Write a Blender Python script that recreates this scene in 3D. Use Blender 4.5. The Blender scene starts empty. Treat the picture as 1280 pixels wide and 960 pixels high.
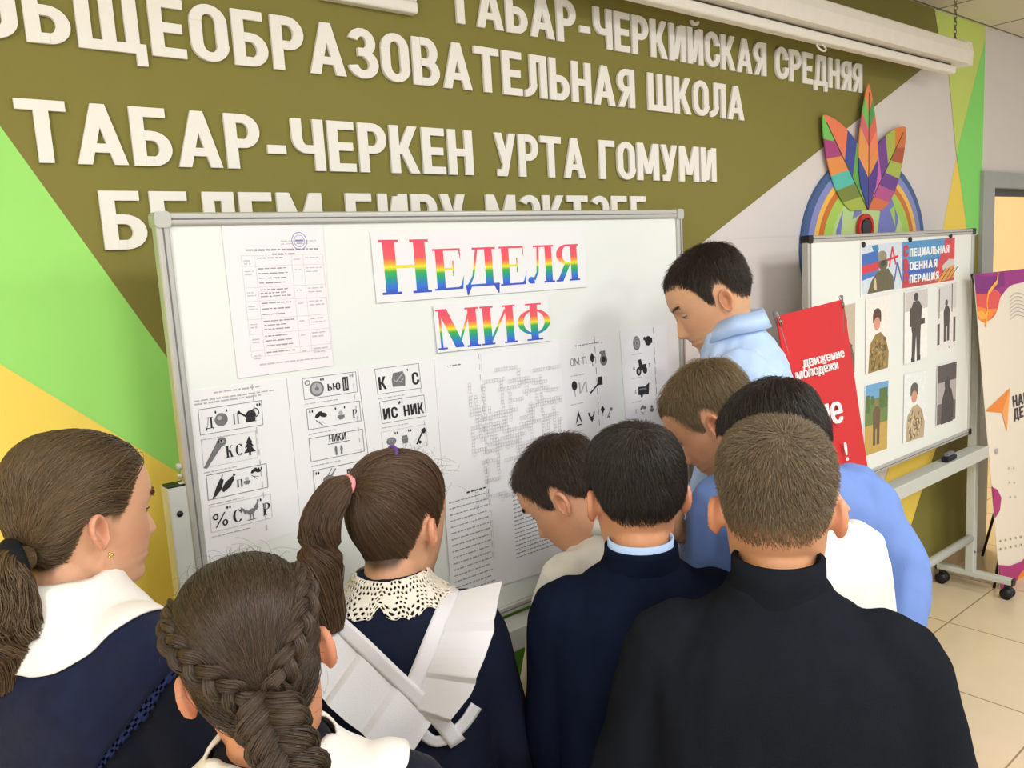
import bpy, bmesh, math, random
import numpy as np
from mathutils import Vector, Matrix
from mathutils.bvhtree import BVHTree

sc = bpy.context.scene
COL = sc.collection
PI = math.pi

# ------------------------------------------------------------------ camera
F_PX, YAW, PITCH, ROLL, CAM_H = 1030.27, 0.691641, 0.144986, -0.0584152, 1.74
cy_, sy_, cp_, sp_ = math.cos(YAW), math.sin(YAW), math.cos(PITCH), math.sin(PITCH)
_f = np.array([sy_ * cp_, cy_ * cp_, -sp_]); _r = np.array([cy_, -sy_, 0.0]); _u = np.cross(_r, _f)
_cr, _sr = math.cos(ROLL), math.sin(ROLL)
RC = np.array([_cr * _r + _sr * _u, -_sr * _r + _cr * _u, _f])
CAM = np.array([0.0, 0.0, CAM_H])
cam_d = bpy.data.cameras.new('camera'); cam = bpy.data.objects.new('camera', cam_d); COL.objects.link(cam)
cam_d.sensor_width = 36.0; cam_d.sensor_fit = 'HORIZONTAL'; cam_d.lens = 36.0 * F_PX / 1280.0
cam_d.clip_start = 0.02; cam_d.clip_end = 60
m4 = Matrix.Identity(4)
for i in range(3):
    m4[i][0], m4[i][1], m4[i][2], m4[i][3] = RC[0][i], RC[1][i], -RC[2][i], CAM[i]
cam.matrix_world = m4
sc.camera = cam

# ------------------------------------------------------------------ light and exposure
vs = sc.view_settings
vs.view_transform = 'Standard'; vs.look = 'None'; vs.gamma = 1.0; vs.use_curve_mapping = False
vs.exposure = 0.41
wd = bpy.data.worlds.new('world'); sc.world = wd; wd.use_nodes = True
wd.node_tree.nodes['Background'].inputs[0].default_value = (0.93, 0.97, 1.0, 1)
wd.node_tree.nodes['Background'].inputs[1].default_value = 0.5


def area(name, loc, target, sx, sy, power, color=(1, 0.96, 0.9)):
    l = bpy.data.lights.new(name, 'AREA'); l.shape = 'RECTANGLE'; l.size = sx; l.size_y = sy
    l.energy = power; l.color = color
    o = bpy.data.objects.new(name, l); COL.objects.link(o); o.location = loc
    o.rotation_euler = (Vector(target) - Vector(loc)).to_track_quat('-Z', 'Y').to_euler()
    return o


CEIL = 2.79
area('window_daylight', (-2.9, -1.6, 1.7), (1.5, 0.6, 1.2), 2.4, 1.8, 80, (0.92, 0.965, 1.0))
PANELS = [(-1.2, 0.1), (0.6, -0.35), (0.6, -2.0), (2.4, -0.35), (2.4, -2.0), (-1.2, -2.0), (4.2, -1.2)]  # last panel is an unseen extra lamp, added to brighten the wall's right part
for px_, py_ in PANELS:
    area('ceiling_panel_light', (px_, py_, CEIL - 0.035), (px_, py_, 0), 0.56, 0.56, 19 if px_ < 2 else 27, (0.935, 0.97, 1.0))
corr = bpy.data.lights.new('corridor_light', 'POINT'); corr.energy = 48; corr.color = (1.0, 0.92, 0.76); corr.shadow_soft_size = 0.25
co = bpy.data.objects.new('corridor_light', corr); COL.objects.link(co); co.location = (5.5, 2.7, 2.3)

# ------------------------------------------------------------------ helpers
WY, BY, B2Y = 1.775, 1.54, 1.575       # wall, main board and second board planes


def ray(x, y):
    return np.array([(x - 640) / F_PX, -(y - 480) / F_PX, 1.0]) @ RC


def W(x, y, Y):
    """point of the vertical plane y = Y (parallel to the wall)"""
    d = ray(x, y); return CAM + d * (Y / d[1])


def XZ(x, y, Y):
    q = W(x, y, Y); return float(q[0]), float(q[2])


def C(x, y, d):
    return CAM + ray(x, y) * d


def FL(x, y, z=0.0):
    d = ray(x, y); return CAM + d * ((z - CAM_H) / d[2])


def lin(*c):
    o = []
    for v in c:
        v /= 255.0
        o.append(v / 12.92 if v <= 0.04045 else ((v + 0.055) / 1.055) ** 2.4)
    return tuple(o)


_mats = {}


def mat(name, rgb, rough=0.6, spec=0.35, metal=0.0, noise=0.06, nscale=30.0, bump=0.0, bscale=200.0, attr=False, coat=0.0, stretch=None, sss=0.0):
    if name in _mats: return _mats[name]
    m = bpy.data.materials.new(name); m.use_nodes = True; nt = m.node_tree; N = nt.nodes; L = nt.links
    b = N['Principled BSDF']
    b.inputs['Roughness'].default_value = rough; b.inputs['Metallic'].default_value = metal
    b.inputs['Specular IOR Level'].default_value = spec
    if coat: b.inputs['Coat Weight'].default_value = coat; b.inputs['Coat Roughness'].default_value = 0.15
    if sss:
        b.inputs['Subsurface Weight'].default_value = sss; b.inputs['Subsurface Radius'].default_value = (1, 0.35, 0.2); b.inputs['Subsurface Scale'].default_value = 0.006
    tc = N.new('ShaderNodeTexCoord'); mp = N.new('ShaderNodeMapping'); L.new(tc.outputs['Object'], mp.inputs['Vector'])
    if stretch: mp.inputs['Scale'].default_value = stretch
    nz = N.new('ShaderNodeTexNoise'); nz.inputs['Scale'].default_value = nscale; nz.inputs['Detail'].default_value = 3
    L.new(mp.outputs['Vector'], nz.inputs['Vector'])
    mr = N.new('ShaderNodeMapRange'); mr.inputs['To Min'].default_value = 1 - noise; mr.inputs['To Max'].default_value = 1 + noise
    L.new(nz.outputs['Fac'], mr.inputs['Value'])
    mx = N.new('ShaderNodeMix'); mx.data_type = 'RGBA'; mx.blend_type = 'MULTIPLY'; mx.inputs['Factor'].default_value = 1.0
    if attr:
        at = N.new('ShaderNodeAttribute'); at.attribute_name = 'col'; L.new(at.outputs['Color'], mx.inputs['A'])
    else:
        mx.inputs['A'].default_value = (*lin(*rgb), 1)
    L.new(mr.outputs['Result'], mx.inputs['B']); L.new(mx.outputs['Result'], b.inputs['Base Color'])
    if bump:
        n2 = N.new('ShaderNodeTexNoise'); n2.inputs['Scale'].default_value = bscale; n2.inputs['Detail'].default_value = 2
        L.new(mp.outputs['Vector'], n2.inputs['Vector'])
        bp = N.new('ShaderNodeBump'); bp.inputs['Strength'].default_value = bump; bp.inputs['Distance'].default_value = 0.004
        L.new(n2.outputs['Fac'], bp.inputs['Height']); L.new(bp.outputs['Normal'], b.inputs['Normal'])
    _mats[name] = m
    return m


def tag(o, label=None, cat=None, group=None, kind=None):
    if label: o['label'] = label
    if cat: o['category'] = cat
    if group: o['group'] = group
    if kind: o['kind'] = kind
    return o


def empty(name, loc, label, cat, group=None):
    o = bpy.data.objects.new(name, None); o.empty_display_size = 0.05; COL.objects.link(o); o.location = Vector([float(v) for v in loc])
    return tag(o, label, cat, group)


def link_mesh(name, me, parent=None):
    o = bpy.data.objects.new(name, me); COL.objects.link(o)
    if parent is not None:
        lo = Vector((0, 0, 0)); q = parent
        while q is not None: lo = lo + q.location; q = q.parent
        me.transform(Matrix.Translation(-lo))
        o.parent = parent
    return o


def recenter(o):
    """origin of a top-level mesh to the middle of its base"""
    n = len(o.data.vertices); a = np.empty(n * 3); o.data.vertices.foreach_get('co', a); a = a.reshape(-1, 3)
    c = np.array([(a[:, 0].min() + a[:, 0].max()) / 2, (a[:, 1].min() + a[:, 1].max()) / 2, a[:, 2].min()])
    o.data.transform(Matrix.Translation(-Vector(c))); o.location = Vector(c)
    return o


class MB:
    """collects faces with material slots, then links them as one mesh object (world coordinates in)"""

    def __init__(self): self.v = []; self.f = []; self.mi = []; self.ms = []; self.sm = []

    def slot(self, m):
        if m not in self.ms: self.ms.append(m)
        return self.ms.index(m)

    def add(self, v, f, m, smooth=False):
        b = len(self.v); self.v += [tuple(float(c) for c in p) for p in v]; k = self.slot(m)
        for q in f: self.f.append([b + int(i) for i in q]); self.mi.append(k); self.sm.append(smooth)
        return self

    def box(self, x0, x1, y0, y1, z0, z1, m):
        v = [(x, y, z) for z in (z0, z1) for y in (y0, y1) for x in (x0, x1)]
        return self.add(v, [(0, 2, 3, 1), (4, 5, 7, 6), (0, 1, 5, 4), (2, 6, 7, 3), (0, 4, 6, 2), (1, 3, 7, 5)], m)

    def rbox(self, x0, x1, y0, y1, z0, z1, m, r=0.004, axis='x'):
        """box with rounded edges along one axis"""
        ds = {'x': (1, 2, 0), 'y': (0, 2, 1), 'z': (0, 1, 2)}[axis]
        lo = (x0, y0, z0); hi = (x1, y1, z1); a, b, c = ds
        pr = []
        for (sx, sy, a0) in ((1, 1, 0), (-1, 1, 90), (-1, -1, 180), (1, -1, 270)):
            cx = (hi[a] - r) if sx > 0 else (lo[a] + r); cy = (hi[b] - r) if sy > 0 else (lo[b] + r)
            for k in range(4):
                t = math.radians(a0 + 30 * k); pr.append((cx + r * math.cos(t), cy + r * math.sin(t)))
        n = len(pr); v = []
        for e in (lo[c], hi[c]):
            for p in pr:
                q = [0, 0, 0]; q[a] = p[0]; q[b] = p[1]; q[c] = e; v.append(q)
        f = [(i, (i + 1) % n, n + (i + 1) % n, n + i) for i in range(n)] + [tuple(range(n))[::-1], tuple(range(n, 2 * n))]
        return self.add(v, f, m)

    def tube(self, pts, rad, m, n=10, smooth=True, cap=True):
        v, f = tube(pts, rad, rad, n, cap=cap); return self.add(v, f, m, smooth)

    def build(self, name, parent=None, origin=True):
        me = bpy.data.meshes.new(name); me.from_pydata(self.v, [], self.f)
        for m in self.ms: me.materials.append(m)
        me.polygons.foreach_set('material_index', self.mi); me.polygons.foreach_set('use_smooth', self.sm); me.update()
        o = link_mesh(name, me, parent)
        if parent is None and origin: recenter(o)
        return o


def tube(pts, ra, rb, n=12, up=(0, 0, 1), cap=True, side=None):
    """lofted tube along pts, radius ra sideways and rb along up; returns verts, faces"""
    P = np.asarray(pts, float); k = len(P)
    ra = np.broadcast_to(np.asarray(ra, float), (k,)); rb = np.broadcast_to(np.asarray(rb, float), (k,))
    T = np.gradient(P, axis=0); T /= np.linalg.norm(T, axis=1)[:, None] + 1e-12
    v = []; u = np.asarray(up, float)
    for i in range(k):
        s = np.cross(T[i], u)
        if np.linalg.norm(s) < 1e-3: s = np.cross(T[i], u + np.array([0.3, 0.7, 0.1]))
        s /= np.linalg.norm(s); w = np.cross(s, T[i]); u = w
        for j in range(n):
            a = 2 * PI * j / n; v.append(P[i] + s * ra[i] * math.cos(a) + w * rb[i] * math.sin(a))
    f = [(i * n + j, i * n + (j + 1) % n, (i + 1) * n + (j + 1) % n, (i + 1) * n + j) for i in range(k - 1) for j in range(n)]
    if cap:
        v.append(P[0]); v.append(P[-1]); a, b = len(v) - 2, len(v) - 1
        f += [(a, (j + 1) % n, j) for j in range(n)] + [(b, (k - 1) * n + j, (k - 1) * n + (j + 1) % n) for j in range(n)]
    return v, f


def spline(pts, n):
    """Catmull-Rom through pts, n samples"""
    P = np.asarray(pts, float); P = np.vstack([2 * P[0] - P[1], P, 2 * P[-1] - P[-2]]); k = len(P) - 3
    out = []
    for t in np.linspace(0, k - 1e-9, n):
        i = int(t); u = t - i; a, b, c, d = P[i:i + 4]
        out.append(0.5 * ((2 * b) + (c - a) * u + (2 * a - 5 * b + 4 * c - d) * u * u + (3 * b - a - 3 * c + d) * u ** 3))
    return np.array(out)


def quick_mesh(name, V, F, mats, smooth=True, mi=None):
    """numpy verts and equal-sized faces to a mesh"""
    V = np.asarray(V, np.float32); F = np.asarray(F, np.int32); n, k = F.shape
    me = bpy.data.meshes.new(name)
    me.vertices.add(len(V)); me.vertices.foreach_set('co', V.ravel())
    me.loops.add(n * k); me.loops.foreach_set('vertex_index', F.ravel())
    me.polygons.add(n); me.polygons.foreach_set('loop_start', np.arange(0, n * k, k, dtype=np.int32))
    me.polygons.foreach_set('loop_total', np.full(n, k, np.int32))
    me.polygons.foreach_set('use_smooth', np.full(n, smooth, bool))
    for m in mats: me.materials.append(m)
    if mi is not None: me.polygons.foreach_set('material_index', np.asarray(mi, np.int32))
    me.update(calc_edges=True); me.validate()
    return me


def set_col(me, cols):
    a = me.color_attributes.new('col', 'FLOAT_COLOR', 'POINT')
    c = np.ones((len(me.vertices), 4), np.float32); c[:, :3] = cols; a.data.foreach_set('color', c.ravel())


# ------------------------------------------------------------------ flat shapes: lists of convex polygons in (x, z)
def R(x0, z0, x1, z1): return [(x0, z0), (x1, z0), (x1, z1), (x0, z1)]


def D(x0, z0, x1, z1, tx): return [(x0, z0), (x0 + tx, z0), (x1 + tx, z1), (x1, z1)]


def ARC(cx, cz, rx, rz, a0, a1, t, tz=None, n=12):
    tz = t if tz is None else tz; o = []
    A = [math.radians(a0 + (a1 - a0) * i / n) for i in range(n + 1)]
    for p, q in zip(A, A[1:]):
        o.append([(cx + rx * math.cos(p), cz + rz * math.sin(p)), (cx + rx * math.cos(q), cz + rz * math.sin(q)),
                  (cx + (rx - t) * math.cos(q), cz + (rz - tz) * math.sin(q)), (cx + (rx - t) * math.cos(p), cz + (rz - tz) * math.sin(p))])
    return o


def ELL(cx, cz, rx, rz, n=20, rot=0):
    c, s = math.cos(rot), math.sin(rot); o = []
    for i in range(n):
        a = 2 * PI * i / n; x, z = rx * math.cos(a), rz * math.sin(a); o.append((cx + x * c - z * s, cz + x * s + z * c))
    return o


def LINE(x0, z0, x1, z1, t):
    L = math.hypot(x1 - x0, z1 - z0) + 1e-9; nx, nz = -(z1 - z0) / L * t / 2, (x1 - x0) / L * t / 2
    return [(x0 + nx, z0 + nz), (x1 + nx, z1 + nz), (x1 - nx, z1 - nz), (x0 - nx, z0 - nz)]


def PATH(pts, t): return [LINE(*a, *b, t) for a, b in zip(pts, pts[1:])]


def glyph(ch, t=0.2, bar=0.165):
    """upper-case sans letters one unit tall: (polygons, width)"""
    h = bar
    b = lambda z0, z1, x, w: ARC(x, (z0 + z1) / 2, w - x, (z1 - z0) / 2, -90, 90, t, h) + [R(t * .9, z1 - h, x, z1), R(t * .9, z0, x, z0 + h)]
    st = R(0, 0, t, 1)
    if ch == 'Т': return [R(0, 1 - h, .66, 1), R(.33 - t / 2, 0, .33 + t / 2, 1)], .66
    if ch == 'А': return [D(0, 0, .36 - t / 2, 1, t), D(.72 - t, 0, .36 - t / 2, 1, t), R(.15, .2, .57, .2 + h * .9)], .72
    if ch == 'Б': return [st, R(t * .9, 1 - h, .54, 1)] + b(0, .6, .3, .6), .6
    if ch == 'В': return [st] + b(0, .56, .32, .62) + b(.56 - h, 1, .3, .58), .62
    if ch == 'Р': return [st] + b(.38, 1, .3, .6), .6
    if ch == 'Ь': return [st] + b(0, .6, .3, .6), .6
    if ch == 'Я':
        g = [[(.6 - x, z) for x, z in q] for q in b(.38, 1, .3, .6)]
        return g + [R(.6 - t, 0, .6, 1), D(0, 0, .24, .45, t)], .6
    if ch == 'Г': return [st, R(0, 1 - h, .52, 1)], .52
    if ch == 'Е': return [st, R(0, 1 - h, .54, 1), R(0, 0, .54, h), R(0, .5 - h / 2, .5, .5 + h / 2)], .54
    if ch == 'Н': return [st, R(.62 - t, 0, .62, 1), R(0, .5 - h / 2, .6, .5 + h / 2)], .62
    if ch == 'П': return [st, R(.62 - t, 0, .62, 1), R(0, 1 - h, .62, 1)], .62
    if ch == 'И': return [st, R(.65 - t, 0, .65, 1), D(t * .6, .05, .65 - t * 1.6, .95, t)], .65
    if ch == 'Й': return glyph('И', t, h)[0] + ARC(.325, 1.2, .17, .14, 180, 360, .09), .65
    if ch == 'К': return [st, D(t * .6, .4, .42, 1, t * 1.05), D(.44, 0, .17, .58, t * 1.05)], .65
    if ch == 'Л': return [R(.64 - t, 0, .64, 1), R(.15, 1 - h, .64, 1), R(.15, .3, .15 + t * .9, 1)] + ARC(-.02, .32, .15 + t * .9 + .02, .32, -90, 0, t * .9, h), .64
    if ch == 'Д': return [R(0, -.16, t * .85, h), R(.74 - t * .85, -.16, .74, h), R(0, 0, .74, h), D(.09, h * .9, .16, 1, t * .9), R(.16, 1 - h, .66, 1), R(.66 - t, 0, .66, 1)], .74
    if ch == 'Ш': return [st, R(.88 - t, 0, .88, 1), R(.44 - t / 2, 0, .44 + t / 2, 1), R(0, 0, .88, h)], .88
    if ch == 'Щ': return glyph('Ш', t, h)[0] + [R(.88, 0, .97, h), R(.97 - t * .8, -.2, .97, h)], .97
    if ch == 'Ц': return [st, R(.62 - t, 0, .62, 1), R(0, 0, .7, h), R(.7 - t * .7, -.16, .7, h)], .7
    if ch == 'Ю': return [st, R(t * .9, .42, .5, .42 + h)] + [[(x + .38, z) for x, z in q] for q in glyph('О', t, h)[0]], 1.0
    if ch == 'М': return [st, R(.8 - t, 0, .8, 1), D(.4 - t / 2, .18, 0.02, 1, t), D(.4 - t / 2, .18, .78 - t, 1, t)], .8
    if ch == 'О': return [R(0, .3, t, .7), R(.62 - t, .3, .62, .7)] + ARC(.31, .7, .31, .3, 0, 180, t, h) + ARC(.31, .3, .31, .3, 180, 360, t, h), .62
    if ch == 'С': return [R(0, .3, t, .7)] + ARC(.31, .7, .31, .3, 0, 180, t, h) + ARC(.31, .3, .31, .3, 180, 360, t, h) + [R(.62 - t, .62, .62, .7), R(.62 - t, .3, .62, .38)], .62
    if ch == 'Ә': return [R(.62 - t, .3, .62, .7)] + ARC(.31, .7, .31, .3, 0, 150, t, h) + ARC(.31, .3, .31, .3, 180, 360, t, h) + [R(0, .3, t, .5), R(0, .42, .5, .42 + h)], .62
    if ch == 'З': return ARC(.28, .72, .29, .28, -80, 165, t, h) + ARC(.28, .29, .32, .29, 190, 440, t, h) + [R(.18, .44, .34, .44 + h)], .6
    if ch == 'У': return [D(.3 - t / 2, .3, 0, 1, t), D(.13, 0, .62 - t, 1, t), R(.05, 0, .3, h)], .62
    if ch == 'Ч': return [R(.62 - t, 0, .62, 1), R(0, .6, t, 1), R(.25, .33, .6, .33 + h)] + ARC(.27, .63, .27, .3, 180, 275, t, h), .62
    if ch == '-': return [R(.04, .3, .38, .3 + h)], .42
    if ch == '%': return ARC(.18, .76, .17, .23, 0, 360, .09) + ARC(.7, .24, .17, .23, 0, 360, .09) + [D(.12, 0, .68, 1, .09)], .88
    return [], .35


def serif(ch, t=0.19, s=0.045):
    F = lambda x: [R(x - .06, 0, x + t + .06, s), R(x - .06, 1 - s, x + t + .06, 1)]
    ST = lambda x: [R(x, 0, x + t, 1)] + F(x)
    if ch == 'Н': return ST(.06) + ST(.55) + [R(.2, .48, .6, .53)], .8
    if ch == 'П': return ST(.06) + ST(.55) + [R(.2, .95, .6, 1)], .8
    if ch == 'Р': return ST(.06) + ARC(.3, .73, .33, .27, -90, 90, .16, .05) + [R(.2, .95, .32, 1), R(.2, .46, .32, .51)], .64
    if ch == 'К': return ST(.06) + [D(.24, .45, .5, 1, .06), D(.46, 0, .26, .58, .2), R(.4, 0, .72, s), R(.42, 1 - s, .66, 1)], .72
    if ch == 'С': return ARC(.36, .5, .36, .51, 38, 322, .18, .05, 24) + [R(.58, .66, .64, .98)], .68
    if ch == 'Е': return ST(.06) + [R(.06, .95, .64, 1), R(.06, 0, .66, .05), R(.2, .48, .44, .53), [(.64, 1), (.58, 1), (.6, .95), (.64, .7)], [(.66, 0), (.7, .34), (.62, .1), (.56, .04)], [(.44, .32), (.47, .32), (.47, .7), (.44, .7)]], .7
    if ch == 'Д': return [R(.5, .04, .5 + t, 1), R(.2, .95, .78, 1), [(.28, .98), (.34, .98), (.22, .3), (.1, .05), (.02, .05), (.17, .3)], R(0, .03, .84, .09), [(0, .06), (.02, -.17), (.05, -.17), (.14, .03)], [(.84, .06), (.82, -.17), (.79, -.17), (.7, .03)]], .84
    if ch == 'Л': return [R(.5, 0, .5 + t, 1), R(.44, 0, .75, s), R(.18, .95, .75, 1), [(.28, .98), (.34, .98), (.3, .3), (.2, .08), (.15, .12), (.24, .3)], ELL(.09, .09, .09, .09)] + [R(.08, 0, .18, .06)], .76
    if ch == 'Я': return [R(.45, 0, .45 + t, 1), R(.39, 0, .7, s), R(.34, 1 - s, .7, 1)] + ARC(.34, .73, .31, .27, 90, 270, .17, .05) + [R(.32, .46, .5, .51), R(.32, .95, .5, 1), D(.03, 0, .27, .48, .17), R(0, 0, .16, s)], .7
    if ch == 'Ю': return [st, R(t * .9, .42, .5, .42 + h)] + [[(x + .38, z) for x, z in q] for q in glyph('О', t, h)[0]], 1.0
    if ch == 'М': return ST(.7) + [R(.06, 0, .11, 1), R(0, 0, .2, s), R(0, 1 - s, .22, 1), D(.38, 0.02, .04, 1, .2), D(.42, .02, .74, 1, .05)], .95
    if ch == 'И': return ST(.06) + ST(.6) + [D(.2, .1, .58, .9, .06)], .85
    if ch == 'Ф': return [R(.33, 0, .33 + t, 1), R(.22, 0, .63, s), R(.22, 1 - s, .63, 1)] + ARC(.425, .5, .42, .34, 0, 360, .15, .045, 28), .85
    if ch == 'Д': return [], .8
    return [], .4


def word(txt, font, x0, x1, z0, h, gap=0.1, sp=0.35, **kw):
    """polygons of a word fitted between x0 and x1 on baseline z0: list of (char, polygons)"""
    gs = [(c, *font(c, **kw)) if c != ' ' else (c, [], sp) for c in txt]
    tot = sum(g[2] for g in gs) + gap * (len(gs) - 1); k = (x1 - x0) / tot; x = x0; out = []
    for c, ps, w in gs:
        out.append((c, [[(x + px * k, z0 + pz * h) for px, pz in q] for q in ps])); x += (w + gap) * k
    return out


def flat(mb, polys, y, m, step=0.00001):
    """polygons (x, z) as faces on the plane y, facing the room (-y)"""
    for q in polys:
        y -= step
        a = sum(q[i][0] * q[(i + 1) % len(q)][1] - q[(i + 1) % len(q)][0] * q[i][1] for i in range(len(q)))
        q2 = q if a > 0 else q[::-1]
        mb.add([(x, y, z) for x, z in q2], [tuple(range(len(q2)))], m)


def prism(mb, polys, y0, y1, m):
    for k_, q in enumerate(polys):
        if k_:
            y0 -= 0.00012; cx_, cz_ = sum(p[0] for p in q) / len(q), sum(p[1] for p in q) / len(q); q = [(cx_ + (x - cx_) * .992, cz_ + (z - cz_) * .992) for x, z in q]
        a = sum(q[i][0] * q[(i + 1) % len(q)][1] - q[(i + 1) % len(q)][0] * q[i][1] for i in range(len(q)))
        q2 = q if a > 0 else q[::-1]; n = len(q2)
        mb.add([(x, y0, z) for x, z in q2] + [(x, y1, z) for x, z in q2],
               [tuple(range(n)), tuple(range(n, 2 * n))[::-1]] + [(i + n, (i + 1) % n + n, (i + 1) % n, i)[::-1] for i in range(n)], m)


def font_polys(txt, bold=0.0):
    """triangles of a text in the built-in sans face: unit size, baseline at 0, starting at 0"""
    cu = bpy.data.curves.new('txt', 'FONT'); cu.body = txt; cu.offset = bold; cu.resolution_u = 3
    o = bpy.data.objects.new('txt', cu); COL.objects.link(o)
    dg = bpy.context.evaluated_depsgraph_get(); me = bpy.data.meshes.new_from_object(o.evaluated_get(dg))
    v = [(w.co.x, w.co.y) for w in me.vertices]; ps = [[v[i] for i in p.vertices] for p in me.polygons]
    bpy.data.objects.remove(o); bpy.data.curves.remove(cu); bpy.data.meshes.remove(me)
    x0 = min(p[0] for q in ps for p in q)
    return [[(x - x0, z) for x, z in q] for q in ps]


def fit(ps, x0, x1, z0, h=None, shear=0.0):
    """font polygons stretched to x0..x1 with cap/x height h on baseline z0; shear raises the line to the right"""
    w = max(p[0] for q in ps for p in q); k = (x1 - x0) / w; kz = k if h is None else h
    return [[(x0 + x * k, z0 + z * kz + shear * x * k) for x, z in q] for q in ps]

# ================================================================== the room
M_base = mat('wall_paint_beige', (222, 215, 212), .75, .2, noise=.02, nscale=8, bump=.06, bscale=160)
M_olive = mat('wall_paint_olive', (132, 125, 64), .75, .2, noise=.03, nscale=8, bump=.06, bscale=160)
M_lgreen = mat('wall_paint_light_green', (160, 226, 116), .75, .2, noise=.02, nscale=8, bump=.06, bscale=160)
M_green = mat('wall_paint_green', (142, 226, 118), .75, .2, noise=.02, nscale=8, bump=.06, bscale=160)
M_ygreen = mat('wall_paint_lime', (204, 222, 118), .75, .2, noise=.02, nscale=8, bump=.06, bscale=160)
M_dgreen = mat('wall_paint_leaf_green', (98, 160, 52), .75, .2, noise=.02, nscale=8, bump=.06, bscale=160)
M_yellow = mat('wall_paint_yellow', (246, 216, 98), .75, .2, noise=.02, nscale=8, bump=.06, bscale=160)
M_skirt = mat('skirting_tile', (196, 172, 138), .4, .4, noise=.05, nscale=12)
M_ceil = mat('ceiling_tile', (214, 206, 190), .85, .2, noise=.03, nscale=120, bump=.1, bscale=300)
M_joint = mat('ceiling_joint', (120, 112, 96), .8, .2)
M_jamb = mat('door_frame_grey', (164, 164, 160), .45, .4)
M_cream = mat('corridor_paint', (246, 232, 200), .8, .2, noise=.02)

# floor with ceramic tiles
mf = bpy.data.materials.new('floor_tile'); mf.use_nodes = True
N = mf.node_tree.nodes; L = mf.node_tree.links; b = N['Principled BSDF']; b.inputs['Roughness'].default_value = .22; b.inputs['Specular IOR Level'].default_value = .45
tc = N.new('ShaderNodeTexCoord'); mp = N.new('ShaderNodeMapping'); br = N.new('ShaderNodeTexBrick'); br.offset = 0.0
TS = 0.58
mp.inputs['Location'].default_value = (-(3.76 % TS), -(1.512 % TS), 0); L.new(tc.outputs['Object'], mp.inputs['Vector']); L.new(mp.outputs['Vector'], br.inputs['Vector'])
br.inputs['Scale'].default_value = 1.0; br.inputs['Brick Width'].default_value = TS; br.inputs['Row Height'].default_value = TS; br.inputs['Mortar Size'].default_value = .0035
br.inputs['Color1'].default_value = (*lin(222, 204, 172), 1); br.inputs['Color2'].default_value = (*lin(216, 198, 166), 1); br.inputs['Mortar'].default_value = (*lin(150, 132, 104), 1)
nz = N.new('ShaderNodeTexNoise'); nz.inputs['Scale'].default_value = 5; nz.inputs['Detail'].default_value = 5; L.new(tc.outputs['Object'], nz.inputs['Vector'])
mr = N.new('ShaderNodeMapRange'); mr.inputs['To Min'].default_value = .9; mr.inputs['To Max'].default_value = 1.08; L.new(nz.outputs['Fac'], mr.inputs['Value'])
mx = N.new('ShaderNodeMix'); mx.data_type = 'RGBA'; mx.blend_type = 'MULTIPLY'; mx.inputs['Factor'].default_value = 1; L.new(br.outputs['Color'], mx.inputs['A']); L.new(mr.outputs['Result'], mx.inputs['B']); L.new(mx.outputs['Result'], b.inputs['Base Color'])
mb = MB(); mb.box(-3, 8, -4.5, 4.2, -.1, 0, mf); o = mb.build('floor', origin=False); tag(o, kind='structure')

# ceiling: tiles with thin joints
mb = MB(); mb.box(-3, 8, -4.5, WY, CEIL, CEIL + .1, M_ceil)
jx = -3.0
for k in range(19): x = 4.15 - 0.6 * 12 + 0.6 * k; mb.box(x - .004, x + .004, -4.5, WY - .002, CEIL - .0015, CEIL, M_joint) if x > -3 else None
for k in range(11): y = WY - .012 - .6 * k; mb.box(-3, 8, y - .004, y + .004, CEIL - .0015, CEIL, M_joint) if y > -4.5 else None
tag(mb.build('ceiling', origin=False), kind='structure')

# front wall: beige plaster with painted shapes; a door opening at the right
DX0, DZ = W(1233, 400, WY)[0], W(1240, 232, WY)[2]
DX1 = DX0 + 1.5
mb = MB()
mb.box(-3, DX0, WY, WY + .16, 0, CEIL, M_base); mb.box(DX1, 8, WY, WY + .16, 0, CEIL, M_base); mb.box(DX0, DX1, WY, WY + .16, DZ, CEIL, M_base)


def wpoly(pts, m, k):
    """painted area, corners in wall metres"""
    flat(mb, [[(min(max(x, -3), DX0 - .06), min(max(z, 0.0), CEIL)) for x, z in pts]], WY - .0006 * k, m)


P = lambda x, y: XZ(x, y, WY)


def on(a, b, x=None, z=None):
    (x0, z0), (x1, z1) = a, b
    if x is not None: return (x, z0 + (z1 - z0) * (x - x0) / (x1 - x0))
    return (x0 + (x1 - x0) * (z - z0) / (z1 - z0), z)


dg_a, dg_b = P(1156.7, 83), P(880, 301.7)          # olive / beige diagonal at the right
gl_a, gl_b = P(0, 157.5), P(146, 360)              # olive / green diagonal at the left
yl_a, yl_b = P(0, 455), P(217, 587)                # green / yellow diagonal at the left
st_a, st_b = P(1168, 12), P(1175, 60)


def left_end(a, b):
    p = on(a, b, x=-3); return p if p[1] < CEIL else on(a, b, z=CEIL)


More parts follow.
